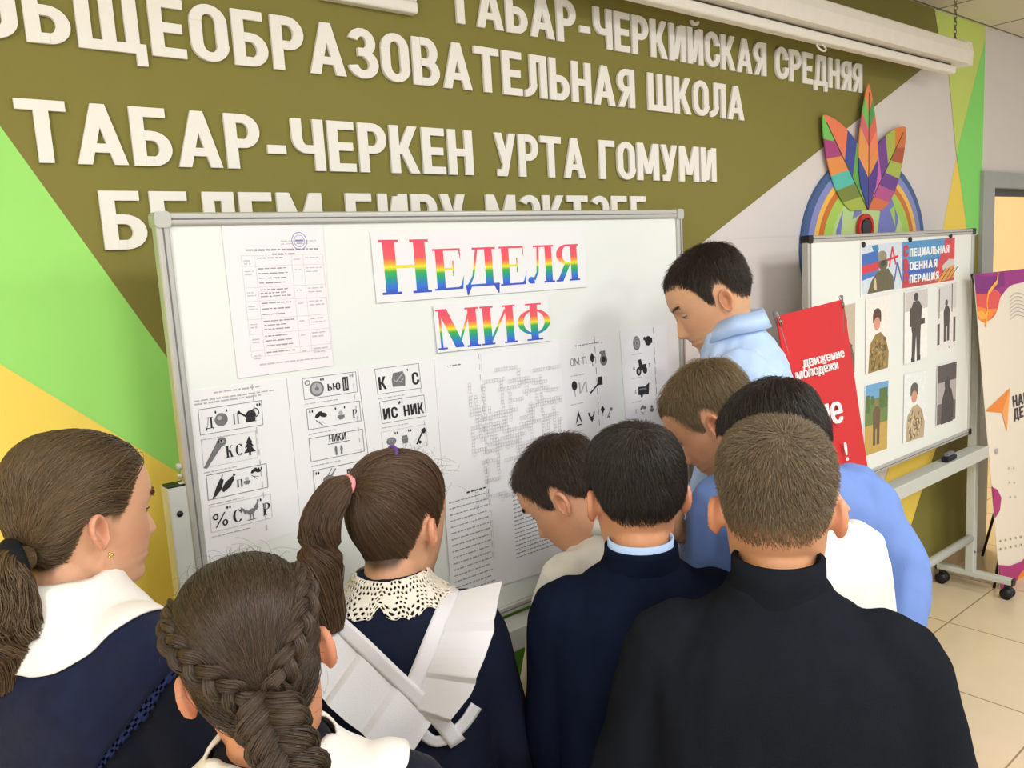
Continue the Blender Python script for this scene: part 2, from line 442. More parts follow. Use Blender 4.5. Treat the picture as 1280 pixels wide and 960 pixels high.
k1, k2 = (gl_b[1] - gl_a[1]) / (gl_b[0] - gl_a[0]), (dg_b[1] - dg_a[1]) / (dg_b[0] - dg_a[0])
ix = (dg_a[1] - gl_a[1] + k1 * gl_a[0] - k2 * dg_a[0]) / (k1 - k2)
wpoly([(ix, gl_a[1] + k1 * (ix - gl_a[0])), dg_a, st_b, st_a, (st_a[0], CEIL), on(gl_a, gl_b, z=CEIL)], M_olive, 1)
wpoly([(-3, CEIL), on(gl_a, gl_b, z=CEIL), on(gl_a, gl_b, z=.9), on(yl_a, yl_b, z=.9), left_end(yl_a, yl_b), (-3, left_end(yl_a, yl_b)[1])], M_lgreen, 2)
wpoly([(-3, left_end(yl_a, yl_b)[1]), left_end(yl_a, yl_b), on(yl_a, yl_b, z=.9), (on(yl_a, yl_b, z=.9)[0], 0), (-3, 0)], M_yellow, 3)
gx = on(yl_a, yl_b, z=.9)[0]
wpoly([(gx, .9), (2.0, .9), (2.0, 0), (gx, 0)], M_dgreen, 2)
wpoly([P(1156.7, 83), st_b, P(1195, 197), P(1178, 287), on(dg_a, dg_b, z=P(1178, 287)[1])], M_base, 2)
ye = on(P(1156, 600), P(1136, 664), z=0.05)
wpoly([P(1195, 197), P(1212, 300), P(1190, 500), P(1156, 600), P(1136, 664), ye, (ye[0] - .5, 0.05), (P(1178, 287)[0] - .3, 1.0), P(1178, 287)], M_yellow, 3)
wpoly([P(1212, 300), P(1225, 290), (P(1225, 290)[0], 0), ye, P(1136, 664), P(1156, 600), P(1190, 500)], M_olive, 4)
sx = P(1225.5, 285)[0]
wpoly([st_a, (sx, CEIL), (sx, P(1226, 60)[1]), P(1195, 193), P(1185, 90), st_b], M_ygreen, 3)
wpoly([(sx, P(1226, 60)[1] + .05), (sx, P(1225, 290)[1]), P(1208, 287), P(1195, 193)], M_green, 4)
tag(mb.build('wall_front', origin=False), kind='structure')
mb = MB(); mb.box(-3, DX0 - .06, WY - .012, WY, 0, .115, M_skirt); tag(mb.build('baseboard_front', origin=False), kind='structure')
mb = MB(); mb.box(-3.1, -3, -4.5, 4.2, 0, CEIL, M_base); tag(mb.build('wall_left', origin=False), kind='structure')
# corridor behind the door
mb = MB(); mb.box(3.2, 8, 3.7, 3.8, 0, CEIL, M_cream); mb.box(3.1, 3.2, WY + .16, 3.8, 0, CEIL, M_cream); mb.box(8, 8.1, WY, 3.8, 0, CEIL, M_cream); mb.box(3.1, 8.1, WY + .16, 3.8, CEIL, CEIL + .1, M_cream)
tag(mb.build('wall_corridor', origin=False), kind='structure')
mb = MB(); mb.box(3.2, 8, 3.68, 3.7, 0, .1, mat('corridor_skirting', (150, 140, 124), .5)); mb.box(3.2, 8, 3.655, 3.68, 0, .035, _mats['corridor_skirting']); tag(mb.build('baseboard_corridor', origin=False), kind='structure')
# grey metal door frame
mb = MB(); fx = W(1222.5, 300, WY)[0]
for (a0, a1, z0, z1) in ((fx, DX0 + .012, 0, DZ + .07), (DX1 - .012, DX1 + .06, 0, DZ + .07), (DX0 + .012, DX1 - .012, DZ - .012, DZ + .07)):
    mb.box(a0, a1, WY - .022, WY + .17, z0, z1, M_jamb)
mb.box(DX0 + .012, DX1 - .012, WY + .03, WY + .06, DZ - .05, DZ - .012, mat('door_seal', (84, 84, 84), .6)); mb.box(DX0 + .012, DX0 + .03, WY + .03, WY + .06, 0, DZ - .05, M_jamb)
tag(mb.build('door_1', origin=False), kind='structure')

# ================================================================== raised letters on the wall
M_letter = mat('letter_plastic', (240, 236, 228), .55, .3, noise=.015)
ROWS = [
    # words: text, pixel x of left and right ends on the baseline, their pixel y
    ('ТАБАР-ЧЕРКИЙСКАЯ', 'first', (560.5, 27.5), (958, 96)), ('СРЕДНЯЯ', 'first', (970, 98), (1077.7, 115.7)),
    ('ОБЩЕОБРАЗОВАТЕЛЬНАЯ', 'second', (-38, 47.5), (794, 137)), ('ШКОЛА', 'second', (811, 140), (930.7, 152.3)),
    ('ТАБАР-ЧЕРКЕН', 'third', (27.5, 204), (593, 220)), ('УРТА', 'third', (621, 221), (732.6, 224)), ('ГОМУМИ', 'third', (750.6, 224), (896, 227.3)),
    ('БЕЛЕМ', 'fourth', None, None), ('БИРУ', 'fourth', None, None), ('МӘКТӘБЕ', 'fourth', None, None)]
LH = 0.0645 * WY
z4 = XZ(130.5, 313, WY)[1]
fourth = {'БЕЛЕМ': (XZ(130.5, 313, WY)[0], XZ(399, 243, WY)[0]), 'БИРУ': (XZ(429, 243, WY)[0], XZ(578, 243, WY)[0]), 'МӘКТӘБЕ': (XZ(604.5, 244, WY)[0], XZ(804, 244.5, WY)[0])}
zrow = {'first': XZ(835, 75.7, WY)[1], 'second': XZ(600, 115.5, WY)[1], 'third': XZ(486, 216.7, WY)[1], 'fourth': z4}
ORD = 'first second third fourth fifth sixth seventh eighth ninth tenth eleventh twelfth thirteenth fourteenth fifteenth sixteenth seventeenth eighteenth nineteenth'.split()
for txt, row, a, b_ in ROWS:
    if a is None: x0, x1 = fourth[txt]
    else: x0, x1 = XZ(*a, WY - .0095)[0], XZ(*b_, WY - .0095)[0]
    for k, (c, ps) in enumerate(word(txt, glyph, x0, x1, zrow[row], LH, gap=.085)):
        mb = MB(); prism(mb, ps, WY - .0095, WY - .0025, M_letter)
        o = mb.build('raised_letter')
        what = 'raised white hyphen' if c == '-' else 'raised white letter ' + c
        tag(o, '%s, %s character of %s in the %s row on the wall' % (what, ORD[k], txt, row), 'letter', 'raised letters of the %s row' % row)

# ------------------------------------------------------------------ projector screen case hung along the top of the wall
M_case = mat('screen_case_white', (236, 231, 222), .4, .4)
M_steel = mat('chain_steel', (120, 112, 90), .4, .5, metal=.8)
M_black = mat('black_plastic', (24, 24, 26), .45, .4)
SY = WY - .14
e = W(1196, 70, SY); s0 = W(820, -22, SY); zc = float(e[2]) + .01
sc_root = empty('projection_screen', (2.5, SY, zc - .06), 'long white projection screen case hanging under the ceiling along the wall', 'projection screen')
mb = MB(); xa, xb = float(s0[0]) - .4, float(e[0])
pr = [(-.048, -.052), (.048, -.052), (.05, .0), (.044, .03), (.02, .048), (-.02, .05), (-.044, .035), (-.05, 0)]
n = len(pr); v = [(x, SY + p, zc + q) for x in (xa, xb) for p, q in pr]
mb.add(v, [(i, (i + 1) % n, n + (i + 1) % n, n + i) for i in range(n)] + [tuple(range(n))[::-1], tuple(range(n, 2 * n))], M_case); mb.build('case', sc_root)
mb = MB(); v = [(x, SY + p * 1.12, zc + q * 1.12) for x in (xb - .004, xb + .035) for p, q in pr]
mb.add(v, [(i, (i + 1) % n, n + (i + 1) % n, n + i) for i in range(n)] + [tuple(range(n))[::-1], tuple(range(n, 2 * n))], M_case); mb.build('end_cap', sc_root)
mb = MB(); mb.rbox(xa, xb - .06, SY - .022, SY + .02, zc - .095, zc - .062, M_case, .01); mb.box(xa, xb - .07, SY - .004, SY + .004, zc - .064, zc - .05, mat('screen_cloth', (90, 84, 70), .8)); mb.build('weight_bar', sc_root)
mb = MB(); rx, _, rz = W(1025, 50, SY - .0); th = np.linspace(0, 2 * PI, 25)
mb.tube([(rx + .028 * math.cos(t), SY - .005 + .008 * math.sin(t), zc - .107 + .015 * math.sin(t)) for t in th], .0035, M_case, 6, cap=False); mb.build('pull_ring', sc_root)
ch = MB(); hx = W(1194, 40, SY)[0]; k = 0; z = zc + .05
while z < CEIL - .004:
    pts = [(hx + (.006 * math.cos(t) if k % 2 else 0), SY + (0 if k % 2 else .006 * math.cos(t)), z + .008 + .011 * math.sin(t)) for t in np.linspace(0, 2 * PI, 9)]
    ch.tube(pts, .0018, M_steel, 5, cap=False); z += .0165; k += 1
ch.build('chain', sc_root)
mb = MB(); mb.rbox(hx - .016, hx + .016, SY - .012, SY + .012, CEIL - .006, CEIL, M_steel, .003); mb.build('ceiling_hook', sc_root)

# white framed panel cut by the top edge of the picture
pa, pb = XZ(403, 0, WY), XZ(514, 21, WY)
root = empty('wall_panel', ((pa[0] + pb[0]) / 2, WY - .01, pb[1]), 'white framed panel on the wall above the text, cut by the top edge', 'panel')
x0, x1, z0 = pa[0], pb[0], pb[1]; x0 -= .01; z1 = z0 + .26; z1 = min(z1, CEIL - .02)
mb = MB()
for (a0, a1, c0, c1) in ((x0, x1, z0, z0 + .028), (x0, x1, z1 - .028, z1), (x0, x0 + .028, z0 + .028, z1 - .028), (x1 - .028, x1, z0 + .028, z1 - .028)): mb.rbox(a0, a1, WY - .03, WY - .001, c0, c1, M_case, .006, 'x')
mb.build('frame', root)
mb = MB(); mb.box(x0 + .026, x1 - .026, WY - .012, WY - .003, z0 + .026, z1 - .026, mat('panel_grey', (196, 192, 186), .5))
for i in range(4): mb.box(x0 + .05, x1 - .05, WY - .016, WY - .012, z0 + .05 + .045 * i, z0 + .07 + .045 * i, M_case)
mb.build('face', root)

# ------------------------------------------------------------------ school emblem: globe, rainbow, feathers
em = empty('school_emblem', (W(1080, 290, WY)[0], WY - .015, W(1080, 400, WY)[2]), 'round wall emblem of globe, rainbow and coloured feathers above the photo board', 'emblem')
ec = XZ(1076, 303, WY); er = (XZ(1151, 303, WY)[0] - XZ(998, 303, WY)[0]) / 2; ec = ((XZ(1151, 303, WY)[0] + XZ(998, 303, WY)[0]) / 2, ec[1] - .02)
erz = XZ(1076, 193, WY)[1] - ec[1]
ck = lambda nm, c: mat('emblem_' + nm, c, .5, .3, noise=.02)
mb = MB()
BANDS = [(1.0, 'slate', (74, 100, 148)), (.93, 'periwinkle', (138, 146, 206)), (.85, 'gold', (250, 196, 86)), (.79, 'orange', (214, 120, 50)), (.72, 'lime', (176, 214, 92)), (.6, 'pale_green', (196, 224, 150))]
prism(mb, [ELL(ec[0], ec[1], er, erz, 48)], WY - .016, WY - .002, ck('slate', (74, 100, 148)))
for i, (k, nm, c) in enumerate(BANDS[1:]): flat(mb, [ELL(ec[0], ec[1], er * k, erz * k, 48)], WY - .0164 - .0004 * i, ck(nm, c))
gb = ck('globe_blue', (126, 130, 204)); gy = WY - .0188
flat(mb, [[(ec[0] + er * x, ec[1] + erz * z) for x, z in q] for q in ([(.12, .1), (.42, .1), (.5, .3), (.36, .55), (.2, .5)], [(.2, -.4), (.5, -.4), (.52, .1), (.12, .1)], [(-.28, .3), (-.14, .36), (-.1, .5), (-.2, .52)], [(-.57, -.1), (-.47, .05), (-.42, .4), (-.52, .2)])], gy, gb)
flat(mb, [[(ec[0] + er * x, ec[1] + erz * z) for x, z in q] for q in ([(.34, .4), (.44, .2), (.42, .45)], [(.5, -.05), (.64, -.2), (.6, .15)], [(.4, -.3), (.56, -.3), (.5, -.05)])], gy - .0004, ck('lime', (176, 214, 92)))
mb.build('globe_disc', em)


def feather(name, tipx, wid, cols_l, cols_r, y, base=(1083, 262)):
    wid *= 1.65
    """one feather: stripes slanting to both sides of a quill, base and tip in photo pixels on the wall"""
    b0 = np.array(XZ(*base, WY - .02)); t0 = np.array(XZ(*tipx, WY - .02)); ax = t0 - b0; Ln = np.linalg.norm(ax); ax /= Ln; sd = np.array([ax[1], -ax[0]])
    prof = lambda u: wid * (math.sin(PI * min(1, max(0, u)) ** .8) ** .75)
    mb = MB()
    for sgn, cols in ((-1, cols_l), (1, cols_r)):
        nn = len(cols)
        for i, c in enumerate(cols):
            u0, u1 = i / nn, (i + 1) / nn; qs = []
            for j in range(6):
                a, bq = u0 + (u1 - u0) * j / 6, u0 + (u1 - u0) * (j + 1) / 6
                e0, e1 = min(1, a * .82 + .18), min(1, bq * .82 + .18)
                s = lambda u, w: tuple(b0 + ax * (u * Ln) + sd * (sgn * w))
                qs.append([s(a * .88, 0), s(bq * .88 if bq < 1 else 1, 0), s(e1, prof(e1)), s(e0, prof(e0))])
            prism(mb, qs, y - .004, y, ck('feather_%d_%d_%d' % c, c))
    prism(mb, [LINE(*(b0), *(b0 + ax * Ln * .93), .004)], y - .006, y - .003, ck('quill', (92, 84, 60)))
    o = mb.build('feather', em); o['label'] = name
    return o


g1, pk, og, cy, ol, li, pu, bl, oc, br_ = (120, 200, 96), (222, 110, 120), (236, 150, 80), (92, 196, 180), (126, 140, 62), (176, 190, 80), (150, 72, 150), (70, 80, 156), (240, 160, 90), (180, 92, 58)
Y0 = WY - .02
feather('left feather with turquoise and green stripes', (1027.5, 144), .078, [li, ol, cy, og, (176, 70, 130), g1], [(150, 210, 90), (104, 176, 84), bl, (240, 130, 90), (240, 130, 90)], Y0)
feather('right feather with purple and orange stripes', (1131, 159), .076, [(228, 130, 70), (214, 110, 190), (120, 70, 150), li, (228, 130, 60)], [(226, 120, 76), (190, 90, 150), (116, 70, 150), li, br_, (216, 120, 60)], Y0)
feather('middle feather with orange and green stripes', (1083.5, 105), .05, [bl, bl, oc, oc, pk, g1, (240, 150, 90)], [(90, 64, 150), (90, 64, 150), og, (244, 140, 100), (232, 110, 90), (90, 160, 90), (240, 130, 80)], Y0 - .005)
cx, cz = XZ(1082, 285, WY - .03)
mb = MB(); prism(mb, ARC(cx, cz, .066, .06, -30, 210, .014, .018, 24), WY - .034, WY - .024, ck('red', (206, 52, 52))); mb.build('crescent', em)
mb = MB(); prism(mb, [R(cx - .033, cz - .2, cx + .033, cz + .012)] + [ELL(cx, cz + .012, .033, .024)], WY - .036, WY - .022, ck('charcoal', (60, 58, 62))); mb.build('pen_barrel', em)

# ================================================================== mobile whiteboards and what hangs on them
M_wb = mat('whiteboard_enamel', (232, 234, 228), .28, .45, noise=.012, nscale=3)
M_alu = mat('aluminium_frame', (190, 188, 180), .42, .5, metal=.35, noise=.03)
M_post = mat('grey_painted_steel', (196, 198, 190), .45, .4, noise=.03)
M_paper = mat('white_paper', (234, 232, 232), .85, .15, noise=.02, nscale=6, bump=.08, bscale=9)
M_pink = mat('pinkish_paper', (238, 231, 233), .85, .15, noise=.02, nscale=6, bump=.08, bscale=9)
M_ink = mat('ink_black', (52, 50, 52), .8, .1, noise=.2, nscale=60)
M_grey = mat('ink_grey', (120, 118, 120), .8, .1, noise=.25, nscale=90)
M_lt = mat('ink_faint', (178, 174, 176), .85, .1, noise=.12, nscale=60)
M_lt2 = mat('ink_soft', (156, 150, 153), .85, .1, noise=.12, nscale=60)
M_lt3 = mat('ink_very_soft', (196, 190, 193), .85, .1, noise=.1, nscale=60)
M_stamp = mat('ink_stamp_blue', (128, 130, 196), .85, .1, noise=.2, nscale=120)


def board(name, label, x0, x1, z0, z1, y, corner_mat, posts, foot_y, tray_z):
    rt = empty(name, ((x0 + x1) / 2, y, 0), label, 'whiteboard')
    mb = MB(); mb.box(x0 + .012, x1 - .012, y, y + .016, z0 + .012, z1 - .012, M_wb); mb.build('panel', rt)
    t = .024
    mb = MB()
    for (a0, a1, c0, c1, ax) in ((x0 + t, x1 - t, z1 - t, z1, 'x'), (x0 + t, x1 - t, z0, z0 + t, 'x'), (x0, x0 + t, z0 + t, z1 - t, 'z'), (x1 - t, x1, z0 + t, z1 - t, 'z')):
        mb.rbox(a0, a1, y - .008, y + .02, c0, c1, M_alu, .005, ax)
        if ax == 'x': mb.box(a0, a1, y - .0086, y - .0078, (c0 + c1) / 2 - .0015, (c0 + c1) / 2 + .0015, M_grey)
        else: mb.box((a0 + a1) / 2 - .0015, (a0 + a1) / 2 + .0015, y - .0086, y - .0078, c0, c1, M_grey)
    mb.build('frame', rt)
    for cx in (x0, x1):
        for cz in (z0, z1):
            mb = MB(); sx = 1 if cx == x0 else -1; sz = 1 if cz == z0 else -1
            mb.rbox(min(cx - .002 * sx, cx + .027 * sx), max(cx - .002 * sx, cx + .027 * sx), y - .011, y + .023, min(cz - .002 * sz, cz + .027 * sz), max(cz - .002 * sz, cz + .027 * sz), corner_mat, .008, 'y')
            mb.build('corner_cap', rt)
    for px, top, w in posts:
        mb = MB(); mb.rbox(px - w / 2, px + w / 2, y - .004, y + .036, .1, top, M_post, .004, 'z')
        for hz in (.2, top - .05): mb.tube([(px - .004, y - .006, hz), (px - .004, y - .003, hz)], .006, M_black, 8)
        o = mb.build('post', rt)
        mb = MB(); mb.rbox(px - w / 2 + .002, px + w / 2 - .002, y - .002, y + .034, top - .002, top + .003, M_black, .003, 'z'); mb.build('post_cap', o)
        mb = MB(); mb.rbox(px - .02, px + .02, foot_y[0], foot_y[1], .072, .104, M_post, .008, 'y')
        o = mb.build('foot', rt)
        for e, s in ((foot_y[0], 1), (foot_y[1], -1)):
            mb = MB(); mb.rbox(px - .021, px + .021, min(e, e - .006 * s), max(e, e - .006 * s), .07, .106, M_black, .008, 'y'); mb.build('foot_cap', o)
        for e in (foot_y[0] + .022, foot_y[1] - .022):
            mb = MB(); mb.tube([(px - .024, e, .028), (px - .01, e, .028)], .028, M_black, 16); mb.tube([(px + .01, e, .028), (px + .024, e, .028)], .028, M_black, 16); mb.tube([(px - .01, e, .028), (px + .01, e, .028)], .01, M_grey, 10)
            mb.rbox(px - .014, px + .014, e - .014, e + .014, .045, .074, M_black, .005, 'z'); mb.build('castor', o)
    tx0, tx1 = x0 + .06, x1 + (.03 if corner_mat is M_black else 0)
    mb = MB(); mb.rbox(tx0, tx1, y - .075, y + .0, tray_z - .016, tray_z, M_post, .005, 'x'); mb.rbox(tx0, tx1, y - .078, y - .068, tray_z - .052, tray_z + .006, M_post, .004, 'x'); mb.build('tray', rt)
    mb = MB(); mb.tube([(posts[0][0], y + .016, .27), (posts[-1][0], y + .016, .27)], .02, M_post, 14); mb.build('cross_bar', rt)
    return rt


bx0, bz1 = XZ(190.5, 263, BY); bx1 = XZ(850.5, 264, BY)[0]; bz1 = (bz1 + XZ(848, 264, BY)[1]) / 2
bz0 = XZ(667, 752, BY)[1] - .004
pl = XZ(216, 605, BY + .03)
pr_ = XZ(865.5, 640, BY + .03)
bd = board('mobile_whiteboard', 'large whiteboard on a grey stand with rainbow title sheets and rebus pages', bx0, bx1, bz0, bz1, BY, M_alu, [(pl[0], pl[1], .042), (pr_[0], pl[1], .042)], (BY - .13, BY + .19), bz0 - .008)
mb = MB()
for (hx, hy, r) in ((222, 585, .006), (223, 597, .004), (224.5, 609, .008), (225.5, 621, .005)):
    x, z = XZ(hx, hy, BY); mb.tube([(bx0 - .008, BY + .01, z), (bx0 + .004, BY + .01, z)], r, M_post, 8)
mb.build('hinge_screw', bd)


class Sheet:
    """paper lying on a board; content in metres of the board plane, given through photo points on that plane"""

    def __init__(self, quad, m, y, thick=.0008):
        Sheet.n = getattr(Sheet, 'n', 0) + 1; self.stack = .0012 * (Sheet.n % 4)
        self.Y = y; self.mb = MB(); self.k = 0; self.q = [XZ(*p, y) for p in quad]; q = self.q
        n = 10; self.y0 = y - thick - self.stack; v = []; f = []
        for i in range(n + 1):
            for j in range(n + 1):
                u, w = i / n, j / n
                x = (q[0][0] * (1 - u) + q[1][0] * u) * (1 - w) + (q[3][0] * (1 - u) + q[2][0] * u) * w
                z = (q[0][1] * (1 - u) + q[1][1] * u) * (1 - w) + (q[3][1] * (1 - u) + q[2][1] * u) * w
                v.append((x, self.y0, z))
        f = [(i * (n + 1) + j, i * (n + 1) + j + 1, (i + 1) * (n + 1) + j + 1, (i + 1) * (n + 1) + j) for i in range(n) for j in range(n)]
        self.mb.add(v, f, m)
        e = [(a[0], self.y0, a[1]) for a in q] + [(a[0], self.y0 + thick * .9, a[1]) for a in q]
        self.mb.add(e, [(0, 1, 5, 4), (1, 2, 6, 5), (2, 3, 7, 6), (3, 0, 4, 7)], m)
        # plane basis of the sheet: u to the right along the top edge, w down the left edge
        self.o = np.array(q[0]); self.ux = np.array(q[1]) - self.o; self.W_ = np.linalg.norm(self.ux); self.ux /= self.W_
        self.wz = np.array(q[3]) - self.o; self.H_ = np.linalg.norm(self.wz); self.wz /= self.H_

    def P(self, u, w):
        """metres right of and below the top left corner"""
        return tuple(self.o + self.ux * u + self.wz * w)

    def draw(self, polys, m, lift=None):
        """polygons in sheet metres (u right, w down)"""
        self.k += 1
        flat(self.mb, [[self.P(*p) for p in q] for q in polys], self.y0 - .00012 - .00003 * self.k, m, .000002)

    def px(self, x, y):
        p = np.array(XZ(x, y, self.Y)) - self.o
        A = np.array([self.ux, self.wz]).T; return tuple(np.linalg.solve(A, p))

    def frame(self, a, b, m, t=.0013):
        (u0, w0), (u1, w1) = self.px(*a), self.px(*b)
        self.draw([R(u0, w0, u1, w0 + t), R(u0, w1 - t, u1, w1), R(u0, w0, u0 + t, w1), R(u1 - t, w0, u1, w1)], m)
        return u0, w0, u1, w1

    def text_lines(self, u0, u1, w0, w1, n, m, hh=.0035, seed=0, ragged=.3):
        rng = random.Random(seed); ps = []
        for i in range(n):
            w = w0 + (w1 - w0) * i / max(1, n - 1); u = u0; end = u1 - (u1 - u0) * ragged * rng.random()
            while u < end:
                l = min(rng.uniform(.004, .016), end - u)
                if l > .003: ps.append(R(u, w, u + l, w + hh * rng.uniform(.75, 1.1)))
                u += l + .0024
        self.draw(ps, m)

    def glyphs(self, txt, u0, u1, wbase, h, m, font=glyph, **kw):
        for c, ps in word(txt, font, u0, u1, 0, h, **kw): self.draw([[(x, wbase - z) for x, z in q] for q in ps], m)

    def icon(self, shape, u, w, s, m, m2=None):
        """small drawing, s metres wide, centred on (u, w)"""
        for k, (polys, second) in enumerate(ICONS[shape]): self.draw([[(u + x * s, w - z * s) for x, z in q] for q in polys], (m2 or m) if second else m)

    def done(self, name, label, cat, group=None):
        o = self.mb.build(name); return tag(o, label, cat, group)


E_ = ELL
ICONS = {
    'can': [([E_(.08, -.05, .26, .28), R(-.16, -.32, .32, .0), LINE(-.12, -.05, -.48, .2, .09), E_(-.48, .2, .07, .09)], 0), (ARC(.3, .08, .2, .22, -80, 130, .05), 0)],
    'saw': [([[(-.45, -.5), (-.33, -.55), (.3, .2), (.1, .36)], E_(.28, .34, .2, .17, 16, .7)], 0), ([E_(.3, .36, .08, .06)], 1)],
    'tree': [([[(-.3, -.3), (.3, -.3), (0, .1)], [(-.24, -.05), (.24, -.05), (0, .3)], [(-.17, .15), (.17, .15), (0, .5)], R(-.05, -.45, .05, -.3)], 0)],
    'pepper': [([[(-.5, -.5), (-.28, .0), (-.1, .3), (.04, .22), (-.08, -.15), (-.3, -.38)], [(-.1, -.2), (.1, .1), (.4, .3), (.5, .2), (.3, -.12), (.0, -.3)], LINE(-.06, .25, 0, .45, .04), LINE(.43, .24, .55, .36, .04)], 0)],
    'bird': [([E_(0, -.02, .2, .13, 16, .3), [(-.1, .0), (-.5, .3), (-.3, -.1)], [(.05, .05), (.4, .5), (.28, .0)], E_(.26, .14, .1, .09), LINE(-.03, -.1, -.08, -.4, .05), LINE(.06, -.1, .08, -.4, .05), R(-.2, -.42, .2, -.38)], 0)],
    'ball': [([E_(0, 0, .42, .42, 14)], 0), ([E_(-.1, .12, .16, .14, 9)], 1)],
    'clock': [([E_(.08, -.05, .4, .4)], 0), ([E_(.08, -.05, .3, .3)], 1), ([E_(.08, -.05, .12, .1), R(.06, -.05, .1, .2)], 0), (ARC(-.42, .32, .16, .14, 0, 360, .05), 0)],
    'book': [([R(-.2, -.45, .2, .45)], 0), ([R(-.12, -.4, -.05, .3), R(.05, -.3, .12, .4)], 1)],
    'leaf': [([E_(-.1, .2, .28, .13, 14, .6), E_(.2, .15, .24, .14, 14, -.3), LINE(-.3, -.1, .1, -.45, .04), LINE(-.2, -.2, .25, -.3, .03)], 0)],
    'bowl': [([E_(0, .14, .2, .2)], 1), ([R(-.34, -.3, .34, -.05), R(-.2, -.42, .2, -.3)], 0)],
    'feet': [([E_(-.26, .05, .12, .3), E_(-.24, -.3, .1, .14), E_(.26, .05, .12, .3), E_(.24, -.3, .1, .14)], 0)],
    'pan': [([E_(0, .02, .3, .18), E_(.02, -.28, .3, .2), LINE(.1, .1, .4, .45, .07), LINE(-.1, .1, .2, .5, .05)], 0), ([E_(.02, -.3, .2, .1)], 1)],
    'sack': [([[(-.4, -.35), (.35, -.4), (.42, .1), (.3, .4), (-.3, .35), (-.42, 0)]], 0), (ARC(0, .05, .3, .22, 180, 360, .05) + [LINE(-.15, -.1, .3, .3, .06)], 1)],
    'brain': [([E_(0, .05, .42, .3), E_(.12, -.28, .1, .14)], 0), (ARC(-.1, .1, .16, .12, 20, 320, .03) + ARC(.2, .05, .14, .12, 60, 340, .03), 1)],
    'barrel': [([E_(0, 0, .36, .4), R(-.3, -.4, .3, .4)], 0), ([R(-.32, .1, .32, .16)], 1)],
    'axe': [([LINE(-.3, -.45, .3, .4, .1), [(.1, .4), (.4, .5), (.5, .2), (.25, .12)], E_(-.05, -.35, .1, .1)], 0)],
    'diamond': [([[(0, -.3), (.3, .1), (0, .5), (-.3, .1)], R(-.03, -.55, .03, -.3)], 0)],
    'vase': [([E_(0, -.1, .34, .36), R(-.2, .1, .2, .5), E_(-.2, .4, .14, .1)], 0), ([E_(0, -.05, .18, .18)], 1)],
    'balloon': [([E_(0, .2, .24, .3), R(-.02, -.5, .02, 0)], 0)],
    'shield': [([[(-.3, -.4), (0, .5), (.3, -.4), (.12, -.2), (0, .1), (-.12, -.2)], R(-.2, -.5, .2, -.42)], 0)],
    'horns': [(ARC(0, .1, .3, .4, 180, 360, .12) + [[(-.2, -.3), (.2, -.3), (0, -.55)]], 0)],
    'knife': [([LINE(-.5, -.35, .2, .1, .1), R(.15, .0, .5, .45)], 0)],
    'disc': [([E_(0, 0, .36, .48)], 0), (ARC(0, 0, .26, .34, 0, 360, .04) + ARC(0, 0, .14, .2, 0, 360, .04), 1)],
    'pot': [([E_(.05, 0, .38, .36), E_(-.35, .2, .14, .14), R(.35, -.2, .5, .2)], 0)],
    'tractor': [([E_(-.25, -.22, .22, .26), E_(.3, -.2, .2, .22), R(-.2, -.2, .4, .16), [(-.2, .1), (.1, .1), (.0, .5), (-.25, .45)]], 0), ([E_(-.25, -.22, .1, .12)], 1)],
    'car': [([[(-.48, -.25), (.4, -.32), (.5, .35), (.1, .18), (-.45, .22)], E_(-.2, -.3, .1, .12)], 0), ([R(-.35, .0, .25, .1)], 1)],
}

# schedule of the week
s = Sheet([(276, 281), (402.5, 281), (416, 457), (297, 473)], M_pink, BY)
HH, WW = s.H_, s.W_
s.text_lines(WW * .55, WW * .93, HH * .105, HH * .125, 2, M_lt3, .0022, 1)
s.text_lines(WW * .2, WW * .93, HH * .16, HH * .16, 1, M_lt2, .0035, 2, 0); s.text_lines(WW * .45, WW * .7, HH * .19, HH * .19, 1, M_lt2, .003, 3, 0)
s.draw(ARC(WW * .74, HH * .11, .0165, .0175, 0, 360, .0014, n=24) + ARC(WW * .74, HH * .11, .0115, .012, 0, 360, .001, n=20) + [R(WW * .7, HH * .1, WW * .78, HH * .112), R(WW * .71, HH * .122, WW * .77, HH * .126)], M_stamp)
cols = [.15, .28, .64, .76, .97]; rows = [.2, .27, .41, .5, .62, .72, .83, .87]
s.draw([R(WW * c, HH * .2, WW * c + .0006, HH * .87) for c in cols] + [R(WW * .15, HH * r, WW * .97, HH * r + .0006) for r in rows], M_lt3)
for i, (r0, r1, n) in enumerate(zip(rows, rows[1:], [1, 4, 3, 3, 3, 3, 1])):
    s.text_lines(WW * .3, WW * .62, HH * (r0 + .015), HH * (r1 - .03), n, M_lt2, .0022, 10 + i); s.text_lines(WW * .17, WW * .26, HH * (r0 + .03), HH * (r0 + .05), 2, M_lt3, .0022, 20 + i)
    s.text_lines(WW * .78, WW * .95, HH * (r0 + .02), HH * (r0 + .045), 2 if i else 1, M_lt3, .0022, 30 + i); s.text_lines(WW * .66, WW * .74, HH * (r0 + .03), HH * (r0 + .05), 1, M_lt3, .0022, 40 + i)
s.text_lines(WW * .22, WW * .93, HH * .92, HH * .92, 1, M_lt3, .0025, 5, 0)
s.done('schedule_sheet', 'pale printed timetable sheet with blue round stamp at the whiteboard\'s top left', 'paper sheet')

